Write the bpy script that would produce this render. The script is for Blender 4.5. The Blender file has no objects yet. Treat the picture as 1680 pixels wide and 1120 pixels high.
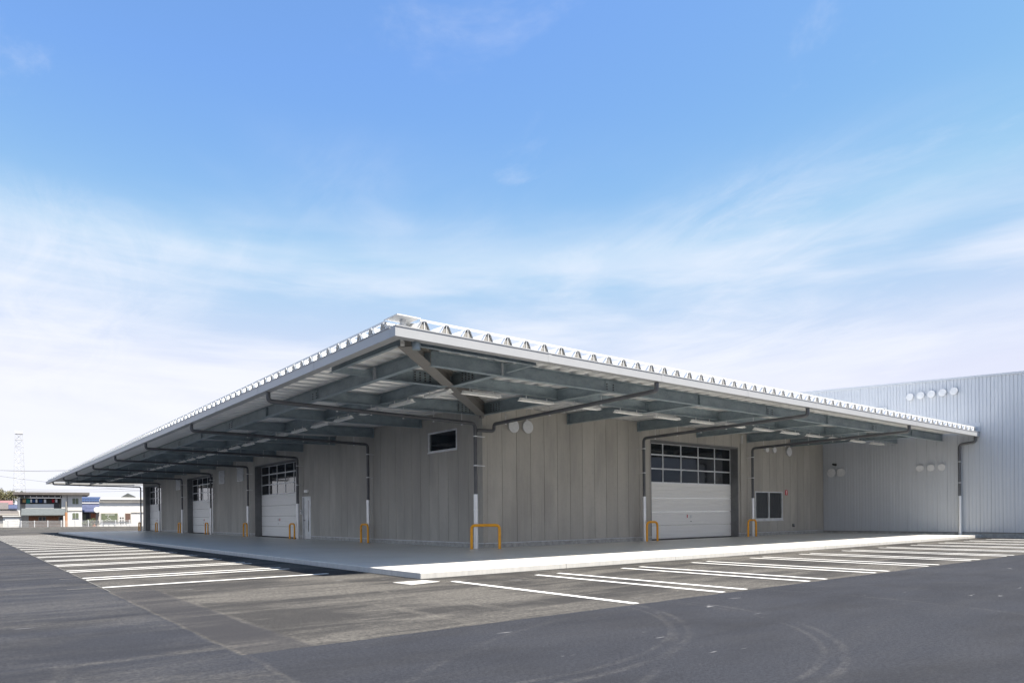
import bpy, bmesh, math, random
from mathutils import Vector, Matrix
random.seed(7)
PI = math.pi
sc = bpy.context.scene
col = sc.collection

# ------------------------------------------------------------------ camera
FOC, PX, PY = 1143.0, 840.0, 845.7          # focal length and principal point, photo pixels
AX = 0.8996548                               # angle of the +X facade to the right of the view axis
ROLL = 0.0095905
CAM = Vector((-14.25, -19.56, 1.24))
FWD = Vector((math.cos(AX), math.sin(AX), 0)); RGT = Vector((math.sin(AX), -math.cos(AX), 0))
cd = bpy.data.cameras.new('camera'); cam = bpy.data.objects.new('camera', cd); col.objects.link(cam)
cd.sensor_width = 36.0; cd.lens = FOC / 1680 * 36
cd.clip_start = 0.1; cd.clip_end = 6000
rx = RGT * math.cos(ROLL) - Vector((0, 0, 1)) * math.sin(ROLL)
ry = RGT * math.sin(ROLL) + Vector((0, 0, 1)) * math.cos(ROLL)
M = Matrix((rx, ry, -FWD)).transposed().to_4x4(); M.translation = CAM
cam.matrix_world = M
cd.shift_x = 0.0; cd.shift_y = (PY - 560.0) / 1680.0
sc.camera = cam

# ------------------------------------------------------------------ light
TOSUN = Vector((0.12, -0.45, 1.0)).normalized()
SUN_EL = math.asin(TOSUN.z); SUN_AZ = math.atan2(TOSUN.x, TOSUN.y)
w = bpy.data.worlds.new('World'); sc.world = w; w.use_nodes = True
nt = w.node_tree; N = nt.nodes; L = nt.links; N.clear()
def wn(t, **k):
    n = N.new(t)
    for a, b in k.items(): setattr(n, a, b)
    return n
def wmath(op, a, b=None, c=None):
    n = N.new('ShaderNodeMath'); n.operation = op
    for i, v in enumerate((a, b, c)):
        if v is None: continue
        if isinstance(v, (int, float)): n.inputs[i].default_value = v
        else: L.new(v, n.inputs[i])
    return n.outputs[0]
sky = wn('ShaderNodeTexSky', sky_type='NISHITA', sun_disc=False)
sky.sun_elevation = SUN_EL; sky.sun_rotation = SUN_AZ
sky.altitude = 0; sky.air_density = 1.0; sky.dust_density = 0.3; sky.ozone_density = 2.5
tc = wn('ShaderNodeTexCoord'); sep = wn('ShaderNodeSeparateXYZ'); L.new(tc.outputs['Generated'], sep.inputs[0])
dz = wmath('MAXIMUM', sep.outputs[2], 0.0)
den = wmath('ADD', dz, 0.12)
cu = wmath('DIVIDE', sep.outputs[0], den); cv = wmath('DIVIDE', sep.outputs[1], den)
comb = wn('ShaderNodeCombineXYZ'); L.new(cu, comb.inputs[0]); L.new(cv, comb.inputs[1])
def mapn(rot, scale, loc=(0, 0, 0)):
    m = wn('ShaderNodeMapping'); m.inputs['Rotation'].default_value = (0, 0, rot); m.inputs['Scale'].default_value = scale
    m.inputs['Location'].default_value = loc
    L.new(comb.outputs[0], m.inputs[0]); return m.outputs[0]
def wnoise(vec, scale, detail, rough, dist=0.0):
    n = wn('ShaderNodeTexNoise'); n.inputs['Scale'].default_value = scale; n.inputs['Detail'].default_value = detail
    n.inputs['Roughness'].default_value = rough; n.inputs['Distortion'].default_value = dist
    L.new(vec, n.inputs['Vector']); return n.outputs['Fac']
def wramp(v, a, b):
    n = wn('ShaderNodeMapRange', interpolation_type='SMOOTHSTEP'); n.inputs[1].default_value = a; n.inputs[2].default_value = b
    L.new(v, n.inputs[0]); return n.outputs[0]
# thin cirrus: soft sheets broken by finer fibres; long flat veils low down; a few faint puffs high up
big = wramp(wnoise(mapn(0.9, (1.0, 0.75, 1), (3.15, 1.55, 0)), 1.0, 4, 0.5, 0.4), 0.38, 0.66)
fine = wramp(wnoise(mapn(-0.55, (1.0, 0.40, 1), (0.4, 2.2, 0)), 4.2, 12, 0.68, 0.7), 0.30, 0.74)
puff = wramp(wnoise(mapn(0.9, (1, 0.8, 1), (5.2, 0.9, 0)), 2.3, 10, 0.62, 0.4), 0.56, 0.80)
cir = wmath('MULTIPLY', big, wmath('MULTIPLY_ADD', fine, 0.80, 0.20))
band = wmath('MULTIPLY', wmath('MULTIPLY', wramp(sep.outputs[2], 0.50, 0.34), cir), 0.62)
lay = wn('ShaderNodeCombineXYZ'); L.new(wmath('MULTIPLY', sep.outputs[0], 1.1), lay.inputs[0]); L.new(wmath('MULTIPLY', sep.outputs[1], 1.1), lay.inputs[1]); L.new(wmath('MULTIPLY', sep.outputs[2], 7.5), lay.inputs[2])
veil = wramp(wnoise(lay.outputs[0], 1.25, 8, 0.55, 0.35), 0.38, 0.62)
veil = wmath('MULTIPLY', wmath('MULTIPLY', veil, wramp(sep.outputs[2], 0.42, 0.25)), 0.80)
haze = wmath('POWER', wramp(sep.outputs[2], 0.58, 0.0), 2.1)
hz = wmath('MULTIPLY', haze, 0.96)
keep = wmath('SUBTRACT', 1.0, hz)
for q in (band, veil, wmath('MULTIPLY', puff, 0.30)): keep = wmath('MULTIPLY', keep, wmath('SUBTRACT', 1.0, q))
cover = wmath('SUBTRACT', 1.0, keep)
mix = wn('ShaderNodeMix', data_type='RGBA'); L.new(cover, mix.inputs[0]); tn = wn('ShaderNodeMix', data_type='RGBA', blend_type='MULTIPLY'); tn.inputs[0].default_value = 1.0; L.new(sky.outputs[0], tn.inputs[6]); tn.inputs[7].default_value = (0.68, 0.82, 0.94, 1); lim = wn('ShaderNodeMix', data_type='RGBA', blend_type='DARKEN'); lim.inputs[0].default_value = 1.0; L.new(tn.outputs[2], lim.inputs[6]); lim.inputs[7].default_value = (1.75, 1.98, 2.98, 1); L.new(lim.outputs[2], mix.inputs[6])
mix.inputs[7].default_value = (3.28, 3.34, 3.62, 1)
bg = wn('ShaderNodeBackground'); bg.inputs[1].default_value = 0.092
L.new(mix.outputs[2], bg.inputs[0])
wo = wn('ShaderNodeOutputWorld'); L.new(bg.outputs[0], wo.inputs[0])

sd = bpy.data.lights.new('sun', 'SUN'); sd.energy = 3.9; sd.angle = math.radians(0.5); sd.color = (1.0, 0.925, 0.81)
so = bpy.data.objects.new('sun', sd); col.objects.link(so)
so.rotation_euler = (-TOSUN).to_track_quat('-Z', 'Y').to_euler(); so.location = (0, -20, 40)
sc.view_settings.view_transform = 'Standard'; sc.view_settings.look = 'None'
sc.view_settings.exposure = 1.68; sc.view_settings.gamma = 1.0; sc.view_settings.use_curve_mapping = False
sc.render.engine = 'CYCLES'
sc.cycles.max_bounces = 10; sc.cycles.diffuse_bounces = 6

# ------------------------------------------------------------------ helpers
def tag(o, label=None, cat=None, group=None, kind=None):
    for k, v in (('label', label), ('category', cat), ('group', group), ('kind', kind)):
        if v: o[k] = v
    return o
def empty(name, loc=(0, 0, 0), rz=0.0):
    o = bpy.data.objects.new(name, None); col.objects.link(o); o.location = loc; o.rotation_euler = (0, 0, rz)
    o.empty_display_size = 0.3
    return o
class MB:
    def __init__(s, f=None):
        s.v = []; s.f = []; s.m = []; s.sm = []; s.T = f
    def add(s, vs, fs, m=0, smooth=False):
        b = len(s.v)
        for p in vs: s.v.append(tuple(s.T(*p)) if s.T else tuple(p))
        for q in fs: s.f.append([b + i for i in q]); s.m.append(m); s.sm.append(smooth)
        return s
    def box(s, x0, x1, y0, y1, z0, z1, m=0):
        vs = [(x, y, z) for z in (z0, z1) for y in (y0, y1) for x in (x0, x1)]
        return s.add(vs, [(0, 2, 3, 1), (4, 5, 7, 6), (0, 1, 5, 4), (2, 6, 7, 3), (0, 4, 6, 2), (1, 3, 7, 5)], m)
    def prism(s, A, B, m=0):
        n = len(A)
        return s.add(list(A) + list(B), [tuple(range(n)), tuple(range(2 * n - 1, n - 1, -1))] + [(i, (i + 1) % n, n + (i + 1) % n, n + i) for i in range(n)], m)
    def quad(s, a, b, c, d, m=0): return s.add([a, b, c, d], [(0, 1, 2, 3)], m)
    def tube(s, path, r, n=10, m=0, cap=True, closed=False):
        P = [Vector(s.T(*p)) if s.T else Vector(p) for p in path]; T = s.T; s.T = None
        rings = []; up = None
        for i, p in enumerate(P):
            if closed: d = P[(i + 1) % len(P)] - P[i - 1]
            else: d = (P[min(i + 1, len(P) - 1)] - P[max(i - 1, 0)])
            d.normalize()
            if up is None:
                up = Vector((0, 0, 1)) if abs(d.z) < 0.9 else Vector((1, 0, 0))
            a = d.cross(up)
            if a.length < 1e-4: a = d.orthogonal()
            a.normalize(); b = a.cross(d); up = b
            rr = r[i] if isinstance(r, (list, tuple)) else r
            rings.append([p + (a * math.cos(2 * PI * k / n) + b * math.sin(2 * PI * k / n)) * rr for k in range(n)])
        vs = [v for g in rings for v in g]; fs = []
        R = len(rings)
        for i in range(R if closed else R - 1):
            j = (i + 1) % R
            for k in range(n): fs.append((i * n + k, i * n + (k + 1) % n, j * n + (k + 1) % n, j * n + k))
        s.add(vs, fs, m, True)
        if cap and not closed:
            s.add(rings[0], [tuple(range(n))[::-1]], m); s.add(rings[-1], [tuple(range(n))], m)
        s.T = T; return s
    def disc(s, c, ax, r, t, n=24, m=0, dome=0.0):
        # short cylinder along axis ax (unit vector) from c, thickness t, slightly domed front
        ax = Vector(ax); c = Vector(c); a = ax.orthogonal().normalized(); b = ax.cross(a)
        ring = lambda rr, h: [c + ax * h + (a * math.cos(2 * PI * k / n) + b * math.sin(2 * PI * k / n)) * rr for k in range(n)]
        R = [ring(r, 0), ring(r, t * 0.75), ring(r * 0.93, t), ring(r * 0.5, t + dome)]
        vs = [v for g in R for v in g] + [c + ax * (t + dome * 1.2)]
        fs = []
        for i in range(3):
            for k in range(n): fs.append((i * n + k, i * n + (k + 1) % n, (i + 1) * n + (k + 1) % n, (i + 1) * n + k))
        for k in range(n): fs.append((3 * n + k, 3 * n + (k + 1) % n, 4 * n))
        return s.add(vs, fs, m, False)
    def ibeam(s, p0, p1, h0, h1, wd, tf=0.016, tw=0.012, m=0):
        # I section between two bottom-centre points; heights at both ends
        p0 = Vector(p0); p1 = Vector(p1); d = Vector((p1.x - p0.x, p1.y - p0.y, 0)).normalized(); a = Vector((-d.y, d.x, 0))
        def sec(p, h):
            q = lambda u, z: p + a * u + Vector((0, 0, z))
            hw, tt = wd / 2, tw / 2
            return [q(-hw, 0), q(hw, 0), q(hw, tf), q(tt, tf), q(tt, h - tf), q(hw, h - tf), q(hw, h), q(-hw, h), q(-hw, h - tf), q(-tt, h - tf), q(-tt, tf), q(-hw, tf)]
        A, B = sec(p0, h0), sec(p1, h1)
        n = 12
        caps = [(0, 1, 2, 3, 10, 11), (3, 4, 9, 10), (4, 5, 6, 7, 8, 9)]
        fs = [(i, (i + 1) % n, n + (i + 1) % n, n + i) for i in range(n)] + [tuple(c) for c in caps] + [tuple(n + i for i in c[::-1]) for c in caps]
        return s.add(A + B, fs, m)
    def mesh(s, name, mats):
        me = bpy.data.meshes.new(name); me.from_pydata(s.v, [], s.f)
        for mt in (mats if isinstance(mats, (list, tuple)) else [mats]): me.materials.append(MAT[mt])
        for i, p in enumerate(me.polygons): p.material_index = s.m[i]; p.use_smooth = s.sm[i]
        bm = bmesh.new(); bm.from_mesh(me); bmesh.ops.recalc_face_normals(bm, faces=bm.faces); bm.to_mesh(me); bm.free()
        return me
    def build(s, name, mats, parent=None, loc=None):
        o = bpy.data.objects.new(name, s.mesh(name, mats)); col.objects.link(o)
        if parent: o.parent = parent
        if loc: o.location = loc
        return o
def inst(name, me, parent=None, loc=(0, 0, 0), rz=0.0):
    o = bpy.data.objects.new(name, me); col.objects.link(o); o.parent = parent; o.location = loc; o.rotation_euler = (0, 0, rz); return o
def fillet(path, r, n=5):
    P = [Vector(p) for p in path]; out = [P[0]]
    for i in range(1, len(P) - 1):
        a = (P[i - 1] - P[i]); b = (P[i + 1] - P[i]); q = min(r, a.length * 0.48, b.length * 0.48)
        a = P[i] + a.normalized() * q; b = P[i] + b.normalized() * q
        for k in range(n + 1):
            t = k / n; out.append(a * (1 - t) ** 2 + P[i] * 2 * t * (1 - t) + b * t * t)
    out.append(P[-1]); return out
def copy_tree(o, parent=None):
    c = o.copy(); col.objects.link(c); c.parent = parent
    for ch in list(o.children): copy_tree(ch, c)
    return c
RS = lambda s, d, z: (s, -d, z)      # facade facing -Y: s along it, d outwards
LS = lambda s, d, z: (-d, s, z)      # facade facing -X

# ------------------------------------------------------------------ materials
MAT = {}
def lin(c): return tuple(c) + (1.0,)
class NT:
    def __init__(s, name):
        m = bpy.data.materials.new(name); m.use_nodes = True; s.m = m; s.n = m.node_tree.nodes; s.l = m.node_tree.links
        s.b = s.n['Principled BSDF']; MAT[name] = m
        s.co = s.n.new('ShaderNodeTexCoord'); s.geo = s.n.new('ShaderNodeNewGeometry'); s.oi = s.n.new('ShaderNodeObjectInfo')
    def pos(s, scale=(1, 1, 1), src=None):
        mp = s.n.new('ShaderNodeMapping'); mp.inputs['Scale'].default_value = scale
        s.l.new(src or s.geo.outputs['Position'], mp.inputs[0]); return mp.outputs[0]
    def noise(s, vec, scale, detail=4, rough=0.55, dist=0.0, out='Fac'):
        n = s.n.new('ShaderNodeTexNoise'); n.inputs['Scale'].default_value = scale; n.inputs['Detail'].default_value = detail
        n.inputs['Roughness'].default_value = rough; n.inputs['Distortion'].default_value = dist; s.l.new(vec, n.inputs['Vector']); return n.outputs[out]
    def ramp(s, v, a, b, c=0.0, d=1.0):
        n = s.n.new('ShaderNodeMapRange'); n.interpolation_type = 'SMOOTHSTEP'
        for i, x in enumerate((a, b, c, d)): n.inputs[1 + i].default_value = x
        s.l.new(v, n.inputs[0]); return n.outputs[0]
    def math(s, op, a, b=None, c=None):
        n = s.n.new('ShaderNodeMath'); n.operation = op
        for i, v in enumerate((a, b, c)):
            if v is None: continue
            if isinstance(v, (int, float)): n.inputs[i].default_value = v
            else: s.l.new(v, n.inputs[i])
        return n.outputs[0]
    def mix(s, f, a, b):
        n = s.n.new('ShaderNodeMix'); n.data_type = 'RGBA'
        for sock, v in ((n.inputs[0], f), (n.inputs[6], a), (n.inputs[7], b)):
            if isinstance(v, (int, float)): sock.default_value = v
            elif isinstance(v, tuple): sock.default_value = lin(v[:3])
            else: s.l.new(v, sock)
        return n.outputs[2]
    def base(s, c):
        if isinstance(c, tuple): s.b.inputs['Base Color'].default_value = lin(c)
        else: s.l.new(c, s.b.inputs['Base Color'])
    def set(s, rough=0.6, metal=0.0, spec=0.5):
        s.b.inputs['Roughness'].default_value = rough; s.b.inputs['Metallic'].default_value = metal
        s.b.inputs['Specular IOR Level'].default_value = spec
    def bump(s, h, strength=0.3, dist=0.01):
        n = s.n.new('ShaderNodeBump'); n.inputs['Strength'].default_value = strength; n.inputs['Distance'].default_value = dist
        s.l.new(h, n.inputs['Height']); s.l.new(n.outputs[0], s.b.inputs['Normal'])
    def rand(s): return s.oi.outputs['Random']
def plain(name, c, rough=0.6, metal=0.0, var=0.12, scale=3.0, spec=0.5):
    t = NT(name); f = t.noise(t.pos(), scale, 6, 0.6)
    t.base(t.mix(t.ramp(f, 0.3, 0.7), tuple(x * (1 - var) for x in c), tuple(min(1, x * (1 + var)) for x in c))); t.set(rough, metal, spec)
    return t
# asphalt -----------------------------------------------------------
t = NT('asphalt')
P = t.geo.outputs['Position']; sp = t.n.new('ShaderNodeSeparateXYZ'); t.l.new(P, sp.inputs[0]); X, Y = sp.outputs[0], sp.outputs[1]
wob = t.math('MULTIPLY_ADD', t.noise(P, 1.3, 5, 0.6), 0.12, -0.06)
inx = t.ramp(t.math('ADD', X, wob), -12.27, -12.22); iny = t.ramp(t.math('ADD', Y, wob), -13.10, -13.05)
inner = t.math('MULTIPLY', inx, iny)
dust_a = t.noise(t.pos((0.30, 1.5, 1)), 1.1, 12, 0.68, 0.5)
dust_b = t.noise(t.pos((1.7, 0.28, 1)), 1.2, 12, 0.68, 0.5)
dust_c = t.noise(P, 0.30, 6, 0.6)
aggr = t.noise(P, 120, 3, 0.8); agg2 = t.noise(P, 30, 6, 0.85); agg3 = t.noise(P, 14, 8, 0.8)
dust = t.ramp(t.math('MULTIPLY_ADD', dust_c, 0.45, t.math('MULTIPLY', dust_a, 0.60)), 0.46, 0.62)
dust2 = t.math('MULTIPLY', t.ramp(dust_b, 0.46, 0.70), t.ramp(dust_c, 0.38, 0.6))
grain = t.math('MULTIPLY', t.ramp(agg3, 0.34, 0.66, 0.15, 1.0), t.ramp(agg2, 0.36, 0.62, 0.45, 1.0))
outer = t.mix(t.ramp(agg2, 0.30, 0.70), (0.0158, 0.0174, 0.0232), (0.0435, 0.0468, 0.0570))
innerc = t.mix(t.ramp(agg2, 0.30, 0.70), (0.0215, 0.0213, 0.0225), (0.051, 0.0498, 0.0496))
outer = t.mix(t.ramp(t.noise(t.pos((0.5, 1.0, 1)), 0.7, 7, 0.65, 0.4), 0.40, 0.66, 0, 0.55), outer, (0.0185, 0.0195, 0.0235))
base = t.mix(inner, outer, innerc)
strip = t.math('MULTIPLY', t.math('MULTIPLY', t.ramp(X, -12.24, -12.20), t.ramp(X, -11.52, -11.60)), t.math('MULTIPLY', t.ramp(Y, -5.0, -6.5), iny))
base = t.mix(t.math('MULTIPLY', strip, 0.7), base, (0.032, 0.0322, 0.037))
edge = t.math('MULTIPLY', t.ramp(Y, -12.1, -13.0), inner)                     # dust gathers against the newer paving
dmax = t.math('MAXIMUM', t.math('MAXIMUM', dust, dust2), t.math('MULTIPLY', edge, t.ramp(dust_a, 0.3, 0.6)))
dfac = t.math('MULTIPLY', dmax, t.math('MULTIPLY_ADD', inner, 0.80, 0.06))
dfac = t.math('MULTIPLY', dfac, t.math('SUBTRACT', 1.0, t.math('MULTIPLY', strip, 0.6)))
left = t.math('MULTIPLY', t.ramp(X, -12.2, -12.35), t.ramp(X, -19, -13))
dfac = t.math('ADD', dfac, t.math('MULTIPLY', t.math('MULTIPLY', left, t.math('MAXIMUM', dust2, dust)), 0.30))
base = t.mix(t.math('MULTIPLY', dfac, grain), base, (0.18, 0.170, 0.154))
def seam(coord, at, wd, gate=None):
    d = t.math('ABSOLUTE', t.math('SUBTRACT', t.math('ADD', coord, t.math('MULTIPLY', wob, 1.6)), at)); f = t.ramp(d, wd, wd * 0.1)
    f = t.math('MULTIPLY', t.math('MULTIPLY', f, grain), t.ramp(t.noise(P, 1.1, 6, 0.7), 0.36, 0.66))
    return t.math('MULTIPLY', f, gate) if gate else f
s2 = seam(Y, -12.58, 0.14, t.ramp(X, -9.4, -10.6)); s3 = seam(X, -12.24, 0.05, t.math('MULTIPLY', t.ramp(Y, -4.6, -5.2), 0.6))
s4 = seam(X, -11.56, 0.07, t.math('MULTIPLY', t.ramp(Y, -6.0, -7.0), iny)); s5 = seam(X, -9.6, 0.14, t.math('MULTIPLY', t.ramp(Y, -9.0, -10.4), iny))
sm = t.math('MAXIMUM', t.math('MAXIMUM', s2, s3), t.math('MAXIMUM', s4, s5))
base = t.mix(t.math('MULTIPLY', sm, 0.55), base, (0.165, 0.155, 0.14))
# tyre arcs on the newer asphalt
def arc(cx, cy, r, wd, amt):
    dx = t.math('SUBTRACT', X, cx); dy = t.math('SUBTRACT', Y, cy)
    rr = t.math('SQRT', t.math('ADD', t.math('MULTIPLY', dx, dx), t.math('MULTIPLY', dy, dy)))
    d = t.math('ABSOLUTE', t.math('SUBTRACT', rr, r)); f = t.ramp(d, wd, wd * 0.3)
    tread = t.ramp(t.math('SINE', t.math('MULTIPLY', d, 95.0)), -0.6, 0.5, 0.45, 1.0)
    f = t.math('MULTIPLY', t.math('MULTIPLY', f, tread), t.ramp(t.noise(P, 1.1, 8, 0.7), 0.38, 0.66))
    f = t.math('MULTIPLY', f, t.math('MULTIPLY', t.ramp(Y, -12.9, -13.3), amt)); return f
ar = arc(-10.51, -12.06, 3.69, 0.075, 0.38)
for a in ((-10.51, -12.06, 3.50, 0.05, 0.34), (-9.93, -13.25, 3.78, 0.075, 0.34), (-9.93, -13.25, 3.60, 0.05, 0.32), (-9.4, -14.6, 5.6, 0.07, 0.32), (-6.0, -22.0, 9.0, 0.08, 0.26), (-13.5, -9.0, 7.8, 0.07, 0.26)):
    ar = t.math('MAXIMUM', ar, arc(*a))
base = t.mix(t.math('MULTIPLY', ar, grain), base, (0.14, 0.135, 0.13))
# scattered white flecks and pale stones
fleck = t.math('MULTIPLY', t.ramp(t.noise(t.pos((0.5, 1.6, 1)), 3.3, 3, 0.5, 0.5), 0.70, 0.735), t.ramp(t.noise(P, 0.35, 2), 0.47, 0.60))
base = t.mix(t.math('MULTIPLY', fleck, 0.55), base, (0.26, 0.26, 0.27))
stone = t.ramp(aggr, 0.60, 0.72)
base = t.mix(t.math('MULTIPLY', stone, 0.55), base, (0.16, 0.155, 0.15))
t.base(base); t.set(0.9, 0, 0.12); t.bump(t.math('ADD', t.math('MULTIPLY', aggr, 0.6), t.math('MULTIPLY', agg2, 0.5)), 0.8, 0.008)
# paint ---------------------------------------------------------------
t = NT('road_paint'); wv = t.noise(t.geo.outputs['Position'], 26, 6, 0.7); wear = t.ramp(wv, 0.54, 0.70)
t.base(t.mix(t.math('MULTIPLY', wear, 0.5), (0.70, 0.70, 0.69), (0.22, 0.215, 0.21))); t.set(0.7)
t.bump(wv, 0.2, 0.003)
t = NT('chalk'); t.base((0.16, 0.16, 0.155)); t.set(0.9)
# concrete --------------------------------------------------------------
t = NT('platform_concrete'); P = t.geo.outputs['Position']
a = t.noise(P, 0.5, 6, 0.6); b = t.noise(P, 7, 6, 0.65); c = t.noise(P, 90, 3, 0.6)
cc = t.mix(t.ramp(a, 0.3, 0.7), (0.62, 0.605, 0.57), (0.69, 0.675, 0.64)); cc = t.mix(t.ramp(b, 0.35, 0.8, 0, 0.35), cc, (0.51, 0.50, 0.475))
cc = t.mix(t.math('MULTIPLY', t.ramp(t.noise(P, 1.4, 9, 0.7, 0.8), 0.54, 0.66), 0.32), cc, (0.42, 0.405, 0.38)); cc = t.mix(t.math('MULTIPLY', t.rand(), 0.16), cc, (0.46, 0.45, 0.43))
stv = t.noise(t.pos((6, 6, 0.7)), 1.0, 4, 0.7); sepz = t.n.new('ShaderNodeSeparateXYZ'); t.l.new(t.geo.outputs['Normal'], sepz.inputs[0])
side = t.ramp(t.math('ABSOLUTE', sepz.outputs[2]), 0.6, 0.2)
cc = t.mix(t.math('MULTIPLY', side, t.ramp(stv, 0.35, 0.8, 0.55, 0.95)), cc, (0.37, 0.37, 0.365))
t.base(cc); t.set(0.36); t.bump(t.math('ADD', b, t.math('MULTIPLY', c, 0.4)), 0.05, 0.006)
t = NT('wall_concrete'); P = t.geo.outputs['Position']
a = t.noise(t.pos((1, 1, 0.28)), 1.1, 5, 0.6); b = t.noise(t.pos((22, 22, 0.5)), 1.0, 4, 0.6); c = t.noise(P, 60, 3, 0.6)
sh = t.mix(t.rand(), (0.38, 0.366, 0.336), (0.455, 0.438, 0.402))
cc = t.mix(t.ramp(a, 0.36, 0.66, 0, 0.75), sh, (0.315, 0.304, 0.282)); cc = t.mix(t.ramp(b, 0.42, 0.72, 0, 0.28), cc, (0.48, 0.455, 0.405)); mo = t.noise(P, 7, 6, 0.7); cc = t.mix(t.ramp(mo, 0.5, 0.72, 0, 0.35), cc, (0.31, 0.295, 0.265))
t.base(cc); t.set(0.85); t.bump(t.math('ADD', t.math('MULTIPLY', b, 0.8), t.math('MULTIPLY', c, 0.3)), 0.22, 0.006)
plain('base_concrete', (0.36, 0.36, 0.35), 0.85, 0, 0.22, 6)
plain('joint', (0.06, 0.06, 0.06), 0.9)
plain('flashing', (0.55, 0.57, 0.60), 0.4, 0.3)
# steel --------------------------------------------------------------------
t = NT('galvanised'); P = t.geo.outputs['Position']
v = t.n.new('ShaderNodeTexVoronoi'); v.inputs['Scale'].default_value = 26; t.l.new(P, v.inputs['Vector'])
a = t.noise(t.pos((1, 1, 2)), 2.2, 6, 0.65); b = t.noise(t.pos((14, 14, 1.2)), 1.0, 3, 0.6)
vs_ = t.n.new('ShaderNodeSeparateColor'); t.l.new(v.outputs['Color'], vs_.inputs[0])
cc = t.mix(t.ramp(a, 0.3, 0.72), (0.21, 0.265, 0.30), (0.33, 0.395, 0.435)); cc = t.mix(t.math('MULTIPLY', vs_.outputs[0], 0.3), cc, (0.37, 0.43, 0.46))
cc = t.mix(t.ramp(b, 0.62, 0.8, 0, 0.4), cc, (0.46, 0.49, 0.50))
t.base(cc); t.set(0.48, 0.35, 0.5)
t = NT('hip_paint'); a = t.noise(t.pos(), 5, 5, 0.6); t.base(t.mix(a, (0.19, 0.185, 0.175), (0.24, 0.23, 0.22))); t.set(0.55, 0.2)
t = NT('roof_sheet'); a = t.noise(t.geo.outputs['Position'], 3, 5, 0.6); t.base(t.mix(a, (0.74, 0.745, 0.745), (0.81, 0.815, 0.815))); t.set(0.42, 0.22)
plain('closure', (0.30, 0.29, 0.27), 0.6, 0.2)
t = NT('gutter_paint'); a = t.noise(t.pos(), 2, 6, 0.6); t.base(t.mix(a, (0.36, 0.372, 0.39), (0.41, 0.42, 0.435))); t.set(0.38, 0.15)
plain('pipe_grey', (0.085, 0.09, 0.10), 0.4)
t = NT('pipe_cover'); a = t.noise(t.pos((8, 8, 0.6)), 1.0, 5, 0.6); t.base(t.mix(a, (0.62, 0.64, 0.66), (0.74, 0.755, 0.77))); t.set(0.3, 0.55)
plain('clip', (0.72, 0.73, 0.74), 0.35, 0.4)
t = NT('rail_orange'); a = t.noise(t.geo.outputs['Position'], 9, 6, 0.65); t.base(t.mix(t.ramp(a, 0.35, 0.75), (0.88, 0.40, 0.018), (0.78, 0.33, 0.016))); t.set(0.42)
t.bump(a, 0.08, 0.004)
t = NT('door_white'); a = t.noise(t.pos((0.6, 0.6, 2.5)), 1.5, 5, 0.6); t.base(t.mix(a, (0.80, 0.80, 0.785), (0.85, 0.85, 0.835))); t.set(0.42)
plain('frame_white', (0.66, 0.68, 0.70), 0.4, 0.2)
plain('jamb_grey', (0.17, 0.175, 0.18), 0.5, 0.1)
plain('lamp_white', (0.88, 0.88, 0.86), 0.35, 0, 0.04)
plain('tube_white', (0.82, 0.83, 0.82), 0.25, 0, 0.02)
plain('vent_white', (0.64, 0.655, 0.675), 0.45, 0, 0.06, 8)
plain('black_part', (0.02, 0.02, 0.022), 0.4)
plain('red_part', (0.55, 0.02, 0.04), 0.5, 0, 0.03)
t = NT('glass_dark'); a = t.noise(t.pos(), 0.9, 2, 0.4); t.base((0.010, 0.013, 0.017)); t.set(0.045, 0.0, 0.9); t.bump(a, 0.05, 0.02)
t = NT('siding'); P = t.geo.outputs['Position']; a = t.noise(t.pos((1, 1, 0.8)), 2.6, 3, 0.5, 0.6); b = t.noise(P, 0.7, 4)
sh = t.mix(t.rand(), (0.535, 0.565, 0.61), (0.55, 0.58, 0.625))
t.base(t.mix(t.ramp(b, 0.3, 0.7, 0, 0.4), sh, (0.50, 0.53, 0.575))); t.set(0.42, 0.25); t.bump(a, 0.35, 0.02)
# far houses ----------------------------------------------------------------
plain('house_white', (0.58, 0.58, 0.575), 0.8, 0, 0.05, 1.5)
plain('house_cream', (0.36, 0.34, 0.31), 0.8, 0, 0.08, 1.5)
plain('roof_brown', (0.11, 0.10, 0.095), 0.8)
plain('roof_green', (0.085, 0.095, 0.095), 0.7, 0, 0.15)
plain('roof_blue', (0.06, 0.07, 0.125), 0.5, 0, 0.2, 2)
plain('solar', (0.04, 0.055, 0.11), 0.2, 0, 0.3, 4)
plain('timber', (0.20, 0.085, 0.04), 0.7, 0, 0.25, 5)
plain('brick', (0.26, 0.10, 0.05), 0.8, 0, 0.25, 6)
plain('dark_room', (0.03, 0.03, 0.034), 0.5)
plain('roof_pink', (0.22, 0.11, 0.11), 0.7)
plain('pole_rust', (0.40, 0.20, 0.10), 0.8)
plain('pole_concrete', (0.22, 0.21, 0.195), 0.85)
plain('wire', (0.08, 0.08, 0.09), 0.7)
plain('tower_steel', (0.55, 0.56, 0.58), 0.6, 0.2)
plain('fence_white', (0.62, 0.62, 0.62), 0.5, 0, 0.05)
plain('shop_glass', (0.13, 0.15, 0.10), 0.25)
plain('curtain_brown', (0.12, 0.07, 0.055), 0.6)
for nm, c in (('cloth_teal', (0.02, 0.22, 0.20)), ('cloth_red', (0.42, 0.015, 0.03)), ('cloth_white', (0.75, 0.75, 0.76)), ('cloth_blue', (0.03, 0.07, 0.18)), ('cloth_sand', (0.38, 0.25, 0.12))): plain(nm, c, 0.9)
def leafmat(nm, c1, c2):
    t = NT(nm); t.base(t.mix(t.ramp(t.noise(t.pos(), 2.2, 4, 0.7), 0.3, 0.7), c1, c2)); t.set(0.6)
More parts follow.
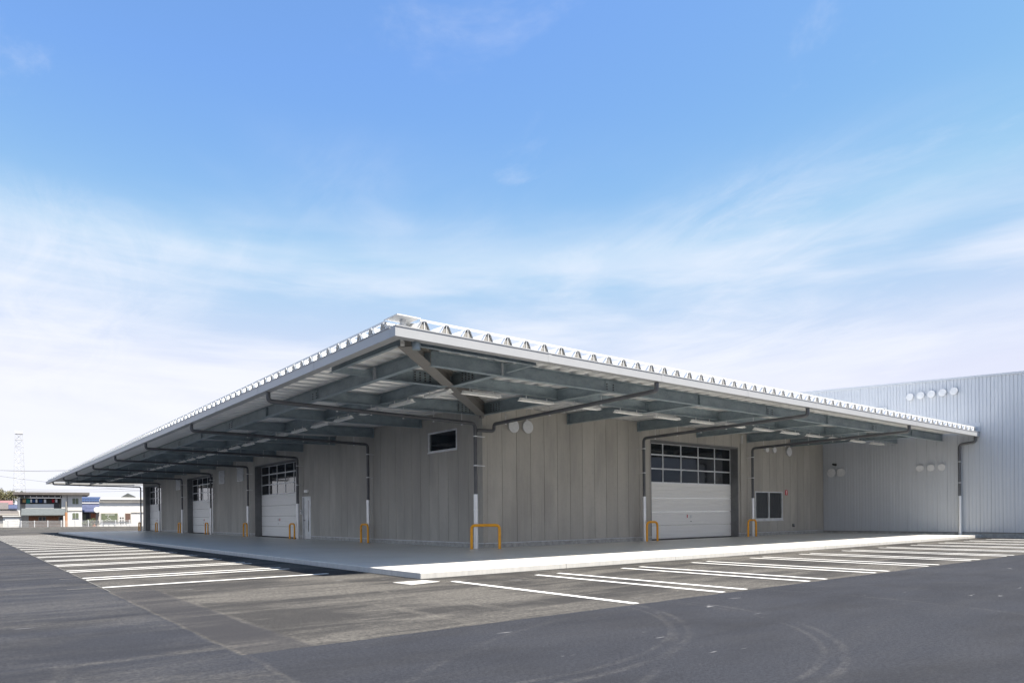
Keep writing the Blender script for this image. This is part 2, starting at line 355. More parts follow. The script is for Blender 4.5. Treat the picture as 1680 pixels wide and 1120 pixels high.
leafmat('leaf_olive', (0.035, 0.045, 0.018), (0.13, 0.11, 0.045)); leafmat('leaf_green', (0.02, 0.04, 0.015), (0.07, 0.09, 0.03))
plain('bark', (0.10, 0.075, 0.055), 0.9)

# ------------------------------------------------------------------ ground
g = MB(); R_ = 1500
g.quad((-R_, -R_, 0), (R_, -R_, 0), (R_, R_, 0), (-R_, R_, 0))
ground = tag(g.build('ground', 'asphalt'), kind='structure')
LW = 0.125
def line(x0, x1, y0, y1, name='parking_line', mat='road_paint', z=0.005):
    m = MB(); m.box(x0, x1, y0, y1, z - 0.003, z); return m.build(name, mat, ground)
# bays along the -Y side: one single line, then pairs
line(-6.86 - LW / 2, -6.86 + LW / 2, -13.02, -8.42)
k = 0; c = -4.48
while c < 22.5:
    for o in (-0.31, 0.31): line(c + o - LW / 2, c + o + LW / 2, -13.0, -8.45)
    c += 2.62
# bays along the -X side
line(-12.2, -7.85, -4.92 - LW / 2, -4.92 + LW / 2)
c = -2.56
while c < 52:
    for o in (-0.29, 0.29): line(-12.2, -7.95, c + o - LW / 2, c + o + LW / 2)
    c += 2.78
line(-12.232, -12.218, -5.9, 50, 'chalk_line', 'chalk', 0.0095)
line(-12.75, -12.2, -4.93, -4.905, 'chalk_line', 'chalk', 0.0055)
line(-12.62, -12.2, -2.3, -2.28, 'chalk_line', 'chalk', 0.0055)
pt = MB(); pt.prism([(-7.84, -7.84, 0.001), (-7.80, -8.47, 0.001), (-7.08, -8.30, 0.001), (-7.16, -7.86, 0.001)], [(-7.84, -7.84, 0.007), (-7.80, -8.47, 0.007), (-7.08, -8.30, 0.007), (-7.16, -7.86, 0.007)])
pt.build('concrete_patch', 'platform_concrete', ground)

# ------------------------------------------------------------------ platform
ZT = 0.132; PXE, PYE = -7.12, -7.66
pm = MB(); pm.box(PXE + 0.25, 23.40, PYE + 0.25, -0.01, 0.003, ZT - 0.012); pm.box(PXE + 0.25, -0.01, -0.01, 56.2, 0.003, ZT - 0.012)
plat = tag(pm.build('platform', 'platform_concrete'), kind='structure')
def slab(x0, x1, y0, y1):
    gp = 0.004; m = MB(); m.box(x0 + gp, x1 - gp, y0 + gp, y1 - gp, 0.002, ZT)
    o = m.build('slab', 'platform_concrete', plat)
    b = o.modifiers.new('bevel', 'BEVEL'); b.width = 0.012; b.segments = 2
xs = [PXE, -3.2, 0.8, 4.8, 8.8, 12.8, 16.8, 20.6, 23.42]; ysb = [PYE, -3.8, 0.0]
for i in range(len(xs) - 1):
    for j in range(2): slab(xs[i], xs[i + 1], ysb[j], ysb[j + 1])
y = 0.0
while y < 56:
    y2 = min(y + 4.0, 56.5); slab(PXE, -3.4, y, y2); slab(-3.4, 0.0, y, y2); y = y2
    if y >= 56.4: break

# ------------------------------------------------------------------ warehouse
wh = empty('warehouse', (0, 0, 0)); tag(wh, 'long low grey concrete-panelled warehouse under a deep corrugated steel canopy', 'warehouse')
WTOP = 5.13; PB = 0.31
RL, LL = 23.40, 56.9
R_open = [(8.85, 15.26, 0.0, 4.43), (16.70, 19.20, 0.885, 2.345)]
L_open = [(1.57, 3.54, 3.69, 4.455), (15.10, 16.20, 0.0, 2.36), (17.05, 23.75, 0.0, 4.43), (32.75, 39.9, 0.0, 4.43), (49.0, 55.8, 0.0, 4.43)]
def wall_pieces(T, name, mat, a, b, opens, d0, d1, zb, zt, one=False):
    bx = []; m = MB(T)
    cuts = sorted({a, b} | {e for o in opens for e in o[:2] if a < e < b})
    for s0, s1 in zip(cuts, cuts[1:]):
        z = zb
        for o in sorted([o for o in opens if o[0] < (s0 + s1) / 2 < o[1]], key=lambda o: o[2]):
            if o[2] > z + 0.01: bx.append((s0, s1, d0, d1, z, o[2]))
            z = max(z, o[3])
        if z < zt - 0.01: bx.append((s0, s1, d0, d1, z, zt))
    mg = []
    for q in bx:
        if mg and abs(mg[-1][1] - q[0]) < 1e-6 and mg[-1][2:] == q[2:]: mg[-1] = (mg[-1][0], q[1]) + q[2:]
        else: mg.append(q)
    for q in mg:
        if one: m.box(*q)
        else: k = MB(T); k.box(*q); k.build(name, mat, wh)
    if one: m.build(name, mat, wh)
for T, LEN, opens in ((RS, RL, R_open), (LS, LL, L_open)):
    wall_pieces(T, 'wall_core', 'joint', 0.10, LEN - 0.02, opens, -0.30, -0.062, 0.02, WTOP)
    wall_pieces(T, 'plinth', 'base_concrete', 0.06 if T is RS else 0.0, LEN - 0.01, [o for o in opens if o[2] < 0.1], -0.05, 0.012, ZT - 0.02, PB - 0.03)
    wall_pieces(T, 'base_flashing', 'flashing', 0.06 if T is RS else 0.0, LEN - 0.01, [o for o in opens if o[2] < 0.1], -0.045, 0.032, PB - 0.03, PB - 0.004)
    s = 0.20
    while s < LEN - 0.02:
        e = min(s + 0.66, LEN - 0.01); j = random.uniform(-0.0015, 0.0015)
        wall_pieces(T, 'wall_panel', 'wall_concrete', s + 0.008, e - 0.008, opens, -0.06, j, PB, WTOP)
        s += 0.66
m = MB(); m.box(-0.004, 0.195, -0.004, 0.06, PB, WTOP); m.box(-0.004, 0.05, 0.062, 0.195, PB, WTOP); m.build('corner_panel', 'wall_concrete', wh)
m = MB(); m.box(0.055, 23.38, 0.055, 56.88, 5.135, 5.44); m.build('roof', 'roof_sheet', wh)
m = MB(); m.box(0.05, 23.38, 56.6, 56.89, 0.02, WTOP); m.build('end_wall', 'wall_concrete', wh)

# --- sectional doors
def door(T, a, b, z0, z1, cols):
    # reveal, door leaf of four solid sections and three glazed rows
    J = MB(T)
    J.box(a - 0.012, a + 0.035, -0.50, 0.004, ZT, z1 - 0.06); J.box(b - 0.035, b + 0.012, -0.50, 0.004, ZT, z1 - 0.06); J.box(a - 0.012, b + 0.012, -0.50, 0.006, z1 - 0.06, z1 + 0.012)
    dr = J.build('sectional_door', 'jamb_grey', wh)
    A, B = a + 0.037, b - 0.037; D = -0.40
    zs = [ZT + 0.022, 0.745, 1.36, 1.975, 2.64]
    for i in range(4):
        p = MB(T); q = []; n = 4; lo, hi = zs[i] + 0.004, zs[i + 1] - 0.004; st = (hi - lo) / n
        for k in range(n):
            zz = lo + k * st
            gd = 0.030 if k == 0 else 0.014
            q += [(D - gd, zz), (D, zz + gd * 0.9), (D, zz + st - 0.006)]
        q += [(D - 0.022, hi), (D - 0.05, hi), (D - 0.05, lo)]
        p.prism([(A, d, z) for d, z in q], [(B, d, z) for d, z in q]); p.build('door_section', 'door_white', dr)
    fz = [2.64, 3.245, 3.86, z1 - 0.065]; fm = MB(T); cw = (B - A) / cols
    for i in range(4):
        z = fz[i]; fm.box(A, B, D - 0.045, D + 0.002, z + (0.002 if i == 0 else -0.03), z + 0.03 if i < 3 else z)
    for c in range(cols + 1):
        x = A + c * cw
        for i in range(3):
            zl = fz[i] + 0.031; zh = fz[i + 1] - 0.031
            fm.box(max(A, x - 0.028), min(B, x + 0.028), D - 0.043, D - 0.002, zl, zh)
    fm.build('glazing_frame', 'frame_white', dr)
    for i in range(3):
        for c in range(cols):
            g = MB(T); g.box(A + c * cw + 0.02, A + (c + 1) * cw - 0.02, D - 0.034, D - 0.024, fz[i] + 0.02, fz[i + 1] - 0.02); g.build('pane', 'glass_dark', dr)
    mid = (A + B) / 2 - 0.25 if T is RS else (A + B) / 2 + 0.2
    h = MB(T); h.box(mid, mid + 0.035, D, D + 0.02, 1.08, 1.22); h.build('latch', 'red_part', dr)
    h = MB(T); h.box(mid + 0.26, mid + 0.32, D, D + 0.03, 1.08, 1.20); h.box(mid + 0.22, mid + 0.26, D, D + 0.02, 1.075, 1.10); h.build('handle', 'frame_white', dr)
    h = MB(T); h.box(A, B, D - 0.03, D + 0.004, ZT + 0.001, ZT + 0.024); h.build('bottom_seal', 'black_part', dr)
    h = MB(T); h.box(mid + 0.25, mid + 0.33, D, D + 0.015, 0.90, 0.925); h.build('lock', 'black_part', dr)
door(RS, 8.85, 15.26, 0, 4.43, 5)
for o in L_open[2:]: door(LS, o[0], o[1], 0, 4.43, 5)
# --- windows
def window(T, a, b, z0, z1, n, sill=0.03):
    f = MB(T); fw = 0.055
    f.box(a, b, -0.10, 0.014, z1 - fw, z1); f.box(a, b, -0.10, 0.014, z0, z0 + fw + sill); f.box(a, a + fw, -0.10, 0.013, z0 + fw + sill, z1 - fw); f.box(b - fw, b, -0.10, 0.013, z0 + fw + sill, z1 - fw)
    for i in range(1, n):
        x = a + (b - a) * i / n; f.box(x - 0.03, x + 0.03, -0.08, 0.006, z0 + fw + sill, z1 - fw)
    f.box(a - 0.02, b + 0.02, -0.05, 0.05, z0 - 0.03, z0 - 0.002)
    o = f.build('window', 'frame_white', wh)
    for i in range(n):
        g = MB(T); x0 = a + (b - a) * i / n + 0.04; x1 = a + (b - a) * (i + 1) / n - 0.04
        g.box(x0, x1, -0.065, -0.05, z0 + fw, z1 - fw + 0.01); g.build('pane', 'glass_dark', o)
window(RS, 16.70, 19.20, 0.885, 2.345, 2, 0.06)
window(LS, 1.57, 3.54, 3.69, 4.455, 1, 0.0)
# --- personnel door
m = MB(LS); a, b = 15.10, 16.20
m.box(a, a + 0.05, -0.15, 0.015, ZT, 2.31); m.box(b - 0.05, b, -0.15, 0.015, ZT, 2.31); m.box(a, b, -0.15, 0.016, 2.31, 2.36); m.box(a + 0.05, b - 0.05, -0.10, -0.05, ZT + 0.01, 2.309)
md = m.build('personnel_door', 'frame_white', wh)
m = MB(LS); m.box(a + 0.40, a + 0.47, -0.05, -0.044, 0.5, 2.15); m.build('pane', 'glass_dark', md)
m = MB(LS); m.box(b - 0.22, b - 0.08, -0.05, -0.005, 1.08, 1.12); m.build('handle', 'black_part', md)
# --- louvres high on the -X wall
for (y0, y1) in ((25.9, 26.95), (29.95, 31.0), (42.1, 43.2)):
    m = MB(LS); m.box(y0, y1, 0.003, 0.04, 3.70, 4.46); lv = m.build('louvre', 'wall_concrete', wh)
    f = MB(LS); f.box(y0 - 0.05, y1 + 0.05, 0.003, 0.07, 4.462, 4.52); f.box(y0 - 0.05, y1 + 0.05, 0.003, 0.07, 3.64, 3.698); f.box(y0 - 0.05, y0 - 0.002, 0.003, 0.07, 3.698, 4.462); f.box(y1 + 0.002, y1 + 0.05, 0.003, 0.07, 3.698, 4.462)
    f.build('louvre_frame', 'frame_white', lv)
    for k in range(8):
        sl = MB(LS); z = 3.73 + k * 0.09; sl.prism([(y0 + 0.005, 0.041, z), (y0 + 0.005, 0.062, z), (y0 + 0.005, 0.041, z + 0.07)], [(y1 - 0.005, 0.041, z), (y1 - 0.005, 0.062, z), (y1 - 0.005, 0.041, z + 0.07)]); sl.build('slat', 'vent_white', lv)
# --- round vent covers on the -Y wall
for x, z, r in ((1.32, 4.44, 0.235), (1.98, 4.46, 0.235), (17.66, 4.46, 0.15), (18.34, 4.46, 0.15), (19.72, 4.44, 0.24)):
    m = MB(); m.disc((x, -0.004, z), (0, -1, 0), r * 0.8, 0.09, 20); v = m.build('vent_collar', 'vent_white', wh)
    m = MB(); m.disc((x, -0.095, z), (0, -1, 0), r, 0.03, 24, 0, 0.006); m.build('vent_cover', 'vent_white', v)
# --- pilaster and conduit by the door
m = MB(); m.box(15.42, 15.74, -0.055, -0.004, PB + 0.002, 4.62); m.build('pilaster', 'wall_concrete', wh)
m = MB(); m.tube(fillet([(15.45, -0.09, 4.62), (15.45, -0.09, 5.02), (15.52, -0.09, 5.02), (15.52, -0.09, 4.62)], 0.04), 0.016, 6); m.build('conduit', 'vent_white', wh)

# ------------------------------------------------------------------ canopy
EV = 7.60; ZG0, ZG1 = 4.75, 4.965; DK0 = 4.975; SL = 0.024; RIB = 0.205; PIT = 0.535; DE = 7.48
CL = 61.5                                    # far end of the canopy on the -X side
deck = lambda d: DK0 + (DE - d) * SL         # underside of the pans
rf = empty('canopy', (0, 0, 0)); rf.parent = wh
prof = [(-0.2675, 0), (-0.145, 0), (-0.045, RIB), (0.045, RIB), (0.145, 0), (0.2675, 0)]
TH = 0.004
shared = {}
def sheet(T, s):
    # one folded-plate bay with a rib in the middle; cut along the hip for s < 0
    key = None
    m = MB(T); n = len(prof)
    V = []
    for (o, z) in prof:
        d = max(-0.12, -(s + o)) if s + o < 0 else -0.12
        V.append((s + o, DE, DK0 + z)); V.append((s + o, d, deck(d) + z))
    if s < 0.3 or T is None:
        m.add(V, [(2 * i, 2 * i + 2, 2 * i + 3, 2 * i + 1) for i in range(n - 1)], 0)
        ox = 0.0
    else:
        m.add([(p[0] - s, p[1], p[2]) for p in V], [(2 * i, 2 * i + 2, 2 * i + 3, 2 * i + 1) for i in range(n - 1)], 0); ox = s
    # closure plate in the rib's mouth and its seam
    d = DE - 0.03; q = lambda o, z: (s - ox + o, d, DK0 + z)
    m.add([q(-0.138, 0.004), q(0.138, 0.004), q(0.042, RIB - 0.006), q(-0.042, RIB - 0.006)], [(0, 1, 2, 3)], 1)
    m.box(s - ox - 0.007, s - ox + 0.007, DE - 0.028, DE - 0.012, DK0 + 0.002, DK0 + RIB + 0.03, 0)
    return m, ox
for T, end in ((RS, 23.40), (LS, CL)):
    s = -6.86; me0 = None
    while s + 0.26 <= end + 0.1:
        if s < 0.3:
            m, ox = sheet(T, s); m.build('roof_panel', ['roof_sheet', 'closure'], rf)
        else:
            if me0 is None:
                m, ox = sheet(T, s); me0 = m.mesh('roof_panel', ['roof_sheet', 'closure'])
            inst('roof_panel', me0, rf, T(s, 0, 0))
        s += PIT
    # angle bar tying the rib tops along the eave
    m = MB(T); m.box(-6.95, end, DE - 0.075, DE - 0.015, DK0 + RIB + 0.002, DK0 + RIB + 0.008); m.box(-6.95, end, DE - 0.015, DE - 0.010, DK0 + RIB - 0.022, DK0 + RIB + 0.030)
    m.build('eave_angle', 'roof_sheet', rf)
    # gutter in 4 m lengths
    s = -EV if T is RS else -EV + 0.212
    k = 0
    while s < end + 0.1:
        e = min(-4.0 + k * 4.0 + 0.4, end + 0.12)
        if e > s + 0.05:
            A = [(s, EV, ZG1), (s, EV, ZG0), (s, EV - 0.21, ZG0), (s, EV - 0.21, ZG1 - 0.04), (s, EV - 0.195, ZG1 - 0.04), (s, EV - 0.195, ZG0 + 0.012), (s, EV - 0.012, ZG0 + 0.012), (s, EV - 0.012, ZG1)]
            m = MB(T)
            m.prism([(a0 + 0.001, a1, a2) for a0, a1, a2 in A], [(e - 0.001, a1, a2) for _, a1, a2 in A])
            if s == -EV: m.box(s + 0.001, s + 0.012, EV - 0.194, EV - 0.013, ZG0 + 0.013, ZG1)
            o = m.build('gutter', 'gutter_paint', rf)
            # rolled lip and joint sleeve
            j = MB(T); j.box(s + 0.002, e - 0.002, EV + 0.001, EV + 0.012, ZG1 - 0.02, ZG1 + 0.004); j.build('gutter_lip', 'gutter_paint', o)
            if e < end:
                j = MB(T); j.box(e - 0.05, e + 0.05, EV + 0.001, EV + 0.004, ZG0 + 0.004, ZG1 - 0.022); j.build('joint_sleeve', 'gutter_paint', o)
        s = e; k += 1
        if e >= end + 0.11: break
# hip capping
m = MB(); z0 = DK0 + RIB + 0.012
for a, b in ((7.0, 3.7), (3.698, 0.1)):
    h = 0.28; dz = (deck(0) - deck(7.42))
    za, zb = z0 + (7.42 - a) * SL, z0 + (7.42 - b) * SL
    q = 0.7071 * h
    for sgn in (1, -1):
        pa = (-a, -a, za + 0.02); pb = (-b, -b, zb + 0.02); ea = (-a + sgn * q, -a - sgn * q, za); eb = (-b + sgn * q, -b - sgn * q, zb)
        up = lambda p: (p[0], p[1], p[2] + 0.004)
        m.prism([pa, pb, eb, ea], [up(pa), up(pb), up(eb), up(ea)])
m.build('hip_cap', 'roof_sheet', rf)
m = MB(); m.box(-7.50, -6.96, -7.50, -6.96, DK0 + RIB + 0.036, DK0 + RIB + 0.041); m.box(-7.502, -7.498, -7.502, -6.96, DK0 + RIB + 0.018, DK0 + RIB + 0.034); m.box(-7.497, -6.96, -7.502, -7.498, DK0 + RIB + 0.018, DK0 + RIB + 0.034); m.build('corner_cap', 'roof_sheet', rf)
m = MB(); m.box(-7.47, -7.12, -7.47, -7.12, DK0 - 0.004, DK0 - 0.001); m.build('corner_pan', 'roof_sheet', rf)
m = MB(); m.box(-7.24, -7.14, -7.24, -7.14, DK0, DK0 + RIB + 0.034); m.build('corner_closure', 'vent_white', rf)

# steel frame
PD, MD = 5.92, 3.92
def bot(d): return 4.73 - d * 0.010
pt_bot, mp_bot = 4.66, 4.74
def bolts(T, s, d, z0, z1, axis, nm=wh, cols=3):
    pass
for T, end, wl in ((RS, 23.36, 23.4), (LS, CL - 0.1, LL)):
    k = -1
    while 4 * k + 0.1 < end - 0.2:
        s = 4.0 * k + 0.1 if k else 0.02
        d0 = 0.05 if k >= 0 else 3.9 + 0.12
        if k == -1: s = -3.9
        hz = lambda d: deck(d) - 0.03 - bot(d)
        if s < wl:
            m = MB(); m.ibeam(T(s, d0, bot(d0)), T(s, PD, bot(PD)), hz(d0), hz(PD), 0.18)
            o = m.build('cantilever_beam', 'galvanised', wh)
            # end plate at the wall and splice plates with bolts
            if k >= 0:
                m = MB(T); m.box(s - 0.10, s + 0.10, 0.008, 0.046, bot(0) - 0.02, deck(0) - 0.05); m.build('end_plate', 'galvanised', o)
            dd = {0: 0.75, -1: 4.75}.get(k)
            if dd:
                m = MB(T); m.box(s - 0.022, s + 0.022, dd - 0.28, dd + 0.28, bot(dd) + 0.05, bot(dd) + hz(dd) - 0.05); sp_ = m.build('splice_plate', 'galvanised', o)
                m = MB(T)
                for i in range(4):
                    for j in range(4): m.box(s - 0.040, s + 0.040, dd - 0.23 + i * 0.15, dd - 0.195 + i * 0.15, bot(dd) + 0.08 + j * 0.065, bot(dd) + 0.112 + j * 0.065)
                m.build('bolts', 'joint', sp_)
            # stiffener where the purlin lands
            m = MB(T); m.box(s - 0.085, s + 0.085, PD - 0.09, PD - 0.078, bot(PD) + 0.018, bot(PD) + hz(PD) - 0.018); m.build('stiffener', 'galvanised', o)
        k += 1
    # purlins in bays of 8 m
    for D, zb, hh in ((PD, pt_bot, deck(PD) - 0.012 - pt_bot), (MD, mp_bot, deck(MD) - 0.012 - mp_bot)):
        a = -D + 0.10; kk = 0
        while a < end - 0.1:
            b = 0.02 if a < 0 else a + 8.0 if a > 0.5 else 8.1
            b = min(b, end)
            if D == MD:
                b = min(end, (math.floor((a + 0.2) / 4.0) + 1) * 4.0 + 0.0)
                if b - a < 0.4: b = min(end, b + 4)
            m = MB(); gapA = 0.012 if D == PD else 0.02
            yoff = 0.10 if D == PD else 0.0
            m.ibeam(T(a + gapA, D + yoff, zb), T(b - gapA, D + yoff, zb), hh, hh, 0.15, 0.012, 0.009)
            o = m.build('purlin', 'galvanised', wh)
            if D == PD and b < end:
                m = MB(T); m.box(b - 0.18, b + 0.18, D + yoff + 0.006, D + yoff + 0.022, zb + 0.03, zb + hh - 0.03); pl = m.build('splice_plate', 'galvanised', o)
                m = MB(T)
                for i in range(4):
                    if i in (0, 3):
                        for j in range(3): m.box(b - 0.14 + i * 0.085, b - 0.11 + i * 0.085, D + yoff + 0.023, D + yoff + 0.04, zb + 0.06 + j * 0.07, zb + 0.09 + j * 0.07)
                m.build('bolts', 'joint', pl)
            if D == PD:
                # web stiffeners at the cantilevers between splices
                m = MB(T); mid = (a + b) / 2
                if a > 0: m.box(mid - 0.006, mid + 0.006, D + yoff + 0.006, D + yoff + 0.073, zb + 0.014, zb + hh - 0.014); m.build('stiffener', 'galvanised', o)
            a = b
    # tight-frame brackets between purlin and deck: pale clips at every rib
    # edge channel near the corner, with its short return to the outer purlin
    m = MB(T); e = 7.13
    for (d0, d1, z0, z1) in ((e, e + 0.008, 4.735, 4.885), (e + 0.009, e + 0.085, 4.735, 4.743), (e + 0.009, e + 0.085, 4.877, 4.885)): m.box(-e + 0.16, -3.62, d0, d1, z0, z1)
    o = m.build('edge_channel', 'galvanised', wh)
    m = MB(T)
    for (s0, s1, z0, z1) in ((-3.72, -3.712, 4.75, 4.90), (-3.711, -3.64, 4.75, 4.758), (-3.711, -3.64, 4.892, 4.90)): m.box(s0, s1, PD + 0.19, e - 0.004, z0, z1)
    m.build('return_channel', 'galvanised', wh)
    m = MB(T); m.box(-3.80, -3.79, PD + 0.11, PD + 0.185, pt_bot + 0.016, deck(PD) - 0.03); m.build('gusset', 'frame_white', wh)
# hip beam
m = MB(); m.ibeam((-0.16, -0.16, 4.70), (-7.10, -7.10, 4.70), deck(0.1) - 0.03 - 4.70, deck(7.1) - 0.03 - 4.70, 0.30, 0.018, 0.014); hb = m.build('hip_beam', 'hip_paint', wh)
for dd in (3.9, 5.95):
    m = MB(); u = 0.7071
    for sg in (1, -1):
        c0 = Vector((-dd, -dd, 4.73)); n = Vector((u, -u, 0)) * sg; tt = Vector((u, u, 0)) * 0.008
        A = [c0 + n * 0.012 - tt, c0 + n * 0.145 - tt, c0 + n * 0.145 + tt, c0 + n * 0.012 + tt]; hgt = Vector((0, 0, deck(dd) - 0.06 - 4.73))
        m.prism(A, [p + hgt for p in A])
    m.build('stiffener', 'galvanised', hb)
# corner column head
m = MB(); m.box(-0.13, -0.008, -0.13, -0.008, 4.62, 5.09); m.build('column_head', 'hip_paint', wh)

# ------------------------------------------------------------------ drainage
PR = 0.062
def clampband(m, p, ax): pass
def downpipe(T, s, dw=0.34, cover=True, drop=True, bottom=ZT, sw=None, hangers=True):
    zt_, ze = 4.50, 4.40
    sw = s if sw is None else sw
    path = [T(s, 7.47, ZG0 - 0.002), T(s, 7.47, zt_), T(s, dw, ze), T(s, dw, bottom)]
    m = MB(); m.tube(fillet(path, 0.16), PR, 12); o = m.build('downpipe', 'pipe_grey', wh)
    if cover:
        c = MB(T); c.tube([(s, dw, bottom + 0.002), (s, dw, 1.99)], 0.078, 14); c.build('pipe_cover', 'pipe_cover', o)
        for z in (0.55, 1.45):
            c = MB(T); c.tube([(s, dw, z), (s, dw, z + 0.03)], 0.084, 14); c.build('cover_band', 'clip', o)
    for z in (2.95, 3.95):
        c = MB(T); c.tube([(s, dw, z), (s, dw, z + 0.035)], 0.072, 12); c.box(s - 0.012, s + 0.012, 0.004, dw - 0.06, z + 0.005, z + 0.03); c.build('pipe_clamp', 'clip', o)
    d = 0.95
    while d < 6.2:
        z = ze + (zt_ - ze) * (d - dw) / (7.47 - dw)
        c = MB(T); c.box(s - 0.007, s + 0.007, d - 0.007, d + 0.007, z - PR - 0.02, bot(d) + 0.002); c.box(s - 0.03, s + 0.03, d - 0.016, d + 0.016, z - PR - 0.035, z - PR - 0.004); c.build('pipe_hanger', 'clip', o)
        d += 1.12
    return o
for k in range(1, 3): downpipe(RS, 7.93 * k + 0.1)
for k in range(0, 8): downpipe(LS, 8.05 * k - (0.14 if k == 0 else 0.0), 0.40 if k == 0 else 0.30)
# the corner run from the -Y eave jogs across to the corner pipe
p = fillet([(0.30, -7.47, ZG0 - 0.002), (0.30, -7.47, 4.52), (0.30, -0.28, 4.42), (0.30, -0.28, 4.18), (-0.36, -0.20, 4.17)], 0.13)
m = MB(); m.tube(p, PR, 12); o = m.build('downpipe', 'pipe_grey', wh)
for i in range(5):
    d = 0.95 + 1.12 * i; z = 4.42 + 0.10 * (d - 0.28) / 7.19
    c = MB(RS); c.box(0.293, 0.307, d - 0.007, d + 0.007, z - PR - 0.02, bot(d)); c.box(0.27, 0.33, d - 0.016, d + 0.016, z - PR - 0.035, z - PR - 0.004); c.build('pipe_hanger', 'clip', o)
# gutter end outlet against the shed
SHX = 23.44
p = fillet([(SHX - 0.22, -7.47, ZG0), (SHX - 0.22, -7.47, 4.50), (SHX - 0.22, -6.80, 4.44), (SHX - 0.22, -6.80, 0.0)], 0.16)
m = MB(); m.tube(p, PR, 12); o = m.build('downpipe', 'pipe_grey', wh)
m = MB(); m.tube([(SHX - 0.22, -6.80, 0.004), (SHX - 0.22, -6.80, 1.99)], 0.078, 14); m.build('pipe_cover', 'pipe_cover', o)
for z in (2.6, 3.6):
    m = MB(); m.tube([(SHX - 0.22, -6.80, z), (SHX - 0.22, -6.80, z + 0.035)], 0.072, 12); m.box(SHX - 0.16, SHX + 0.01, -6.815, -6.785, z + 0.005, z + 0.03); m.build('pipe_clamp', 'clip', o)
# corner gutter outlet
m = MB(); m.tube([(-7.0, -7.38, 4.752), (-7.0, -7.38, 4.60)], 0.085, 14); m.build('gutter_outlet', 'galvanised', rf)
# far end of the canopy
m = MB(); m.box(-EV + 0.27, 23.0, CL + 0.002, CL + 0.24, ZG0, ZG1); m.build('end_gutter', 'gutter_paint', rf)

# ------------------------------------------------------------------ canopy lights
def light_proto():
    o = empty('light_fixture'); m = MB(); Lh = 0.625
    P_ = [(-0.035, 0.075), (0.035, 0.075), (0.05, 0.03), (0.118, 0.0), (0.118, -0.006), (0.05, 0.015), (-0.05, 0.015), (-0.118, -0.006), (-0.118, 0.0), (-0.05, 0.03)]
    m.prism([(-Lh, a, b) for a, b in P_], [(Lh, a, b) for a, b in P_]); m.build('reflector', 'lamp_white', o)
    for e in (-1, 1):
        c = MB(); c.prism([(e * (Lh + 0.002), a, b) for a, b in P_[:4] + P_[8:]], [(e * (Lh + 0.014), a, b) for a, b in P_[:4] + P_[8:]]); c.build('end_cap', 'lamp_white', o)
    for a in (-0.05, 0.05):
        c = MB(); c.tube([(-0.60, a, -0.004), (0.60, a, -0.004)], 0.014, 8); c.build('lamp_tube', 'tube_white', o)
    c = MB()
    for a in (-0.4, 0.4): c.box(a - 0.015, a + 0.015, -0.01, 0.01, 0.075, 0.161)
    c.build('bracket', 'clip', o)
    return o
TENS = ['twenty-' + q for q in ('first', 'second', 'third', 'fourth', 'fifth', 'sixth', 'seventh', 'eighth', 'ninth')] + ['thirtieth']
ORD = ['first', 'second', 'third', 'fourth', 'fifth', 'sixth', 'seventh', 'eighth', 'ninth', 'tenth', 'eleventh', 'twelfth', 'thirteenth', 'fourteenth', 'fifteenth', 'sixteenth', 'seventeenth', 'eighteenth', 'nineteenth', 'twentieth'] + TENS
proto = light_proto(); first = True
ZL = mp_bot - 0.16
def put_light(loc, rz, label, group):
    global first
    o = proto if first else copy_tree(proto); first = False
    o.location = loc; o.rotation_euler = (0, 0, rz); tag(o, label, 'light', group)
n = 0
x = -2.86
while x < 22.6:
    put_light((x, -MD, ZL), 0, f'white trough light, {ORD[n]} from the hip beam in the row leading to the blue-grey shed', 'lights under the canopy beside the single roller door'); n += 1; x += 2.0
n = 0; y = -3.3
while y < 55:
    lab = f'white trough light, {ORD[n]} from the hip beam in the row above the three loading doors'
    put_light((-MD, y, ZL), PI / 2, lab, 'lights under the canopy above the three loading doors'); n += 1; y += 2.0

# ------------------------------------------------------------------ guard rails
def rail(loc, rz, width, label, group='orange guard rails protecting the downpipes'):
    o = empty('guard_rail', loc, rz); h = 0.80; r = 0.046 if width < 0.9 else 0.050; w2 = width / 2
    m = MB(); m.tube(fillet([(-w2, 0, 0.0), (-w2, 0, h), (w2, 0, h), (w2, 0, 0.0)], 0.20 if width < 0.9 else 0.14, 7), r, 14); m.build('hoop', 'rail_orange', o)
    for s in (-1, 1):
        c = MB(); c.tube([(s * w2, 0, 0.001), (s * w2, 0, 0.008)], r + 0.03, 14); c.build('base_ring', 'base_concrete', o)
    tag(o, label, 'guard rail', group)
rail((-0.43, -0.72, ZT), math.radians(-40), 0.94, 'wide orange hoop guard rail around the downpipe at the building corner')
rail((8.18, -0.62, ZT), 0, 0.66, 'orange hoop rail at the edge of the single roller door, beside the bare corner wall')
rail((15.55, -0.55, ZT), 0, 0.66, 'orange hoop rail between the single roller door and the two-pane window')
for i, (y, lab) in enumerate(((8.0, 'orange hoop rail on the long windowless wall between corner and personnel door'), (16.35, 'orange hoop rail beside the white personnel door'), (24.0, 'orange hoop rail just past the first loading door, next to two louvres'), (32.5, 'orange hoop rail at the near jamb of the second loading door'), (40.3, 'orange hoop rail past the second loading door, under the single louvre'), (48.5, 'orange hoop rail at the near jamb of the farthest loading door'), (55.9, 'orange hoop rail at the far end of the warehouse wall'))):
    rail((-0.52, y, ZT), PI / 2, 0.66, lab)

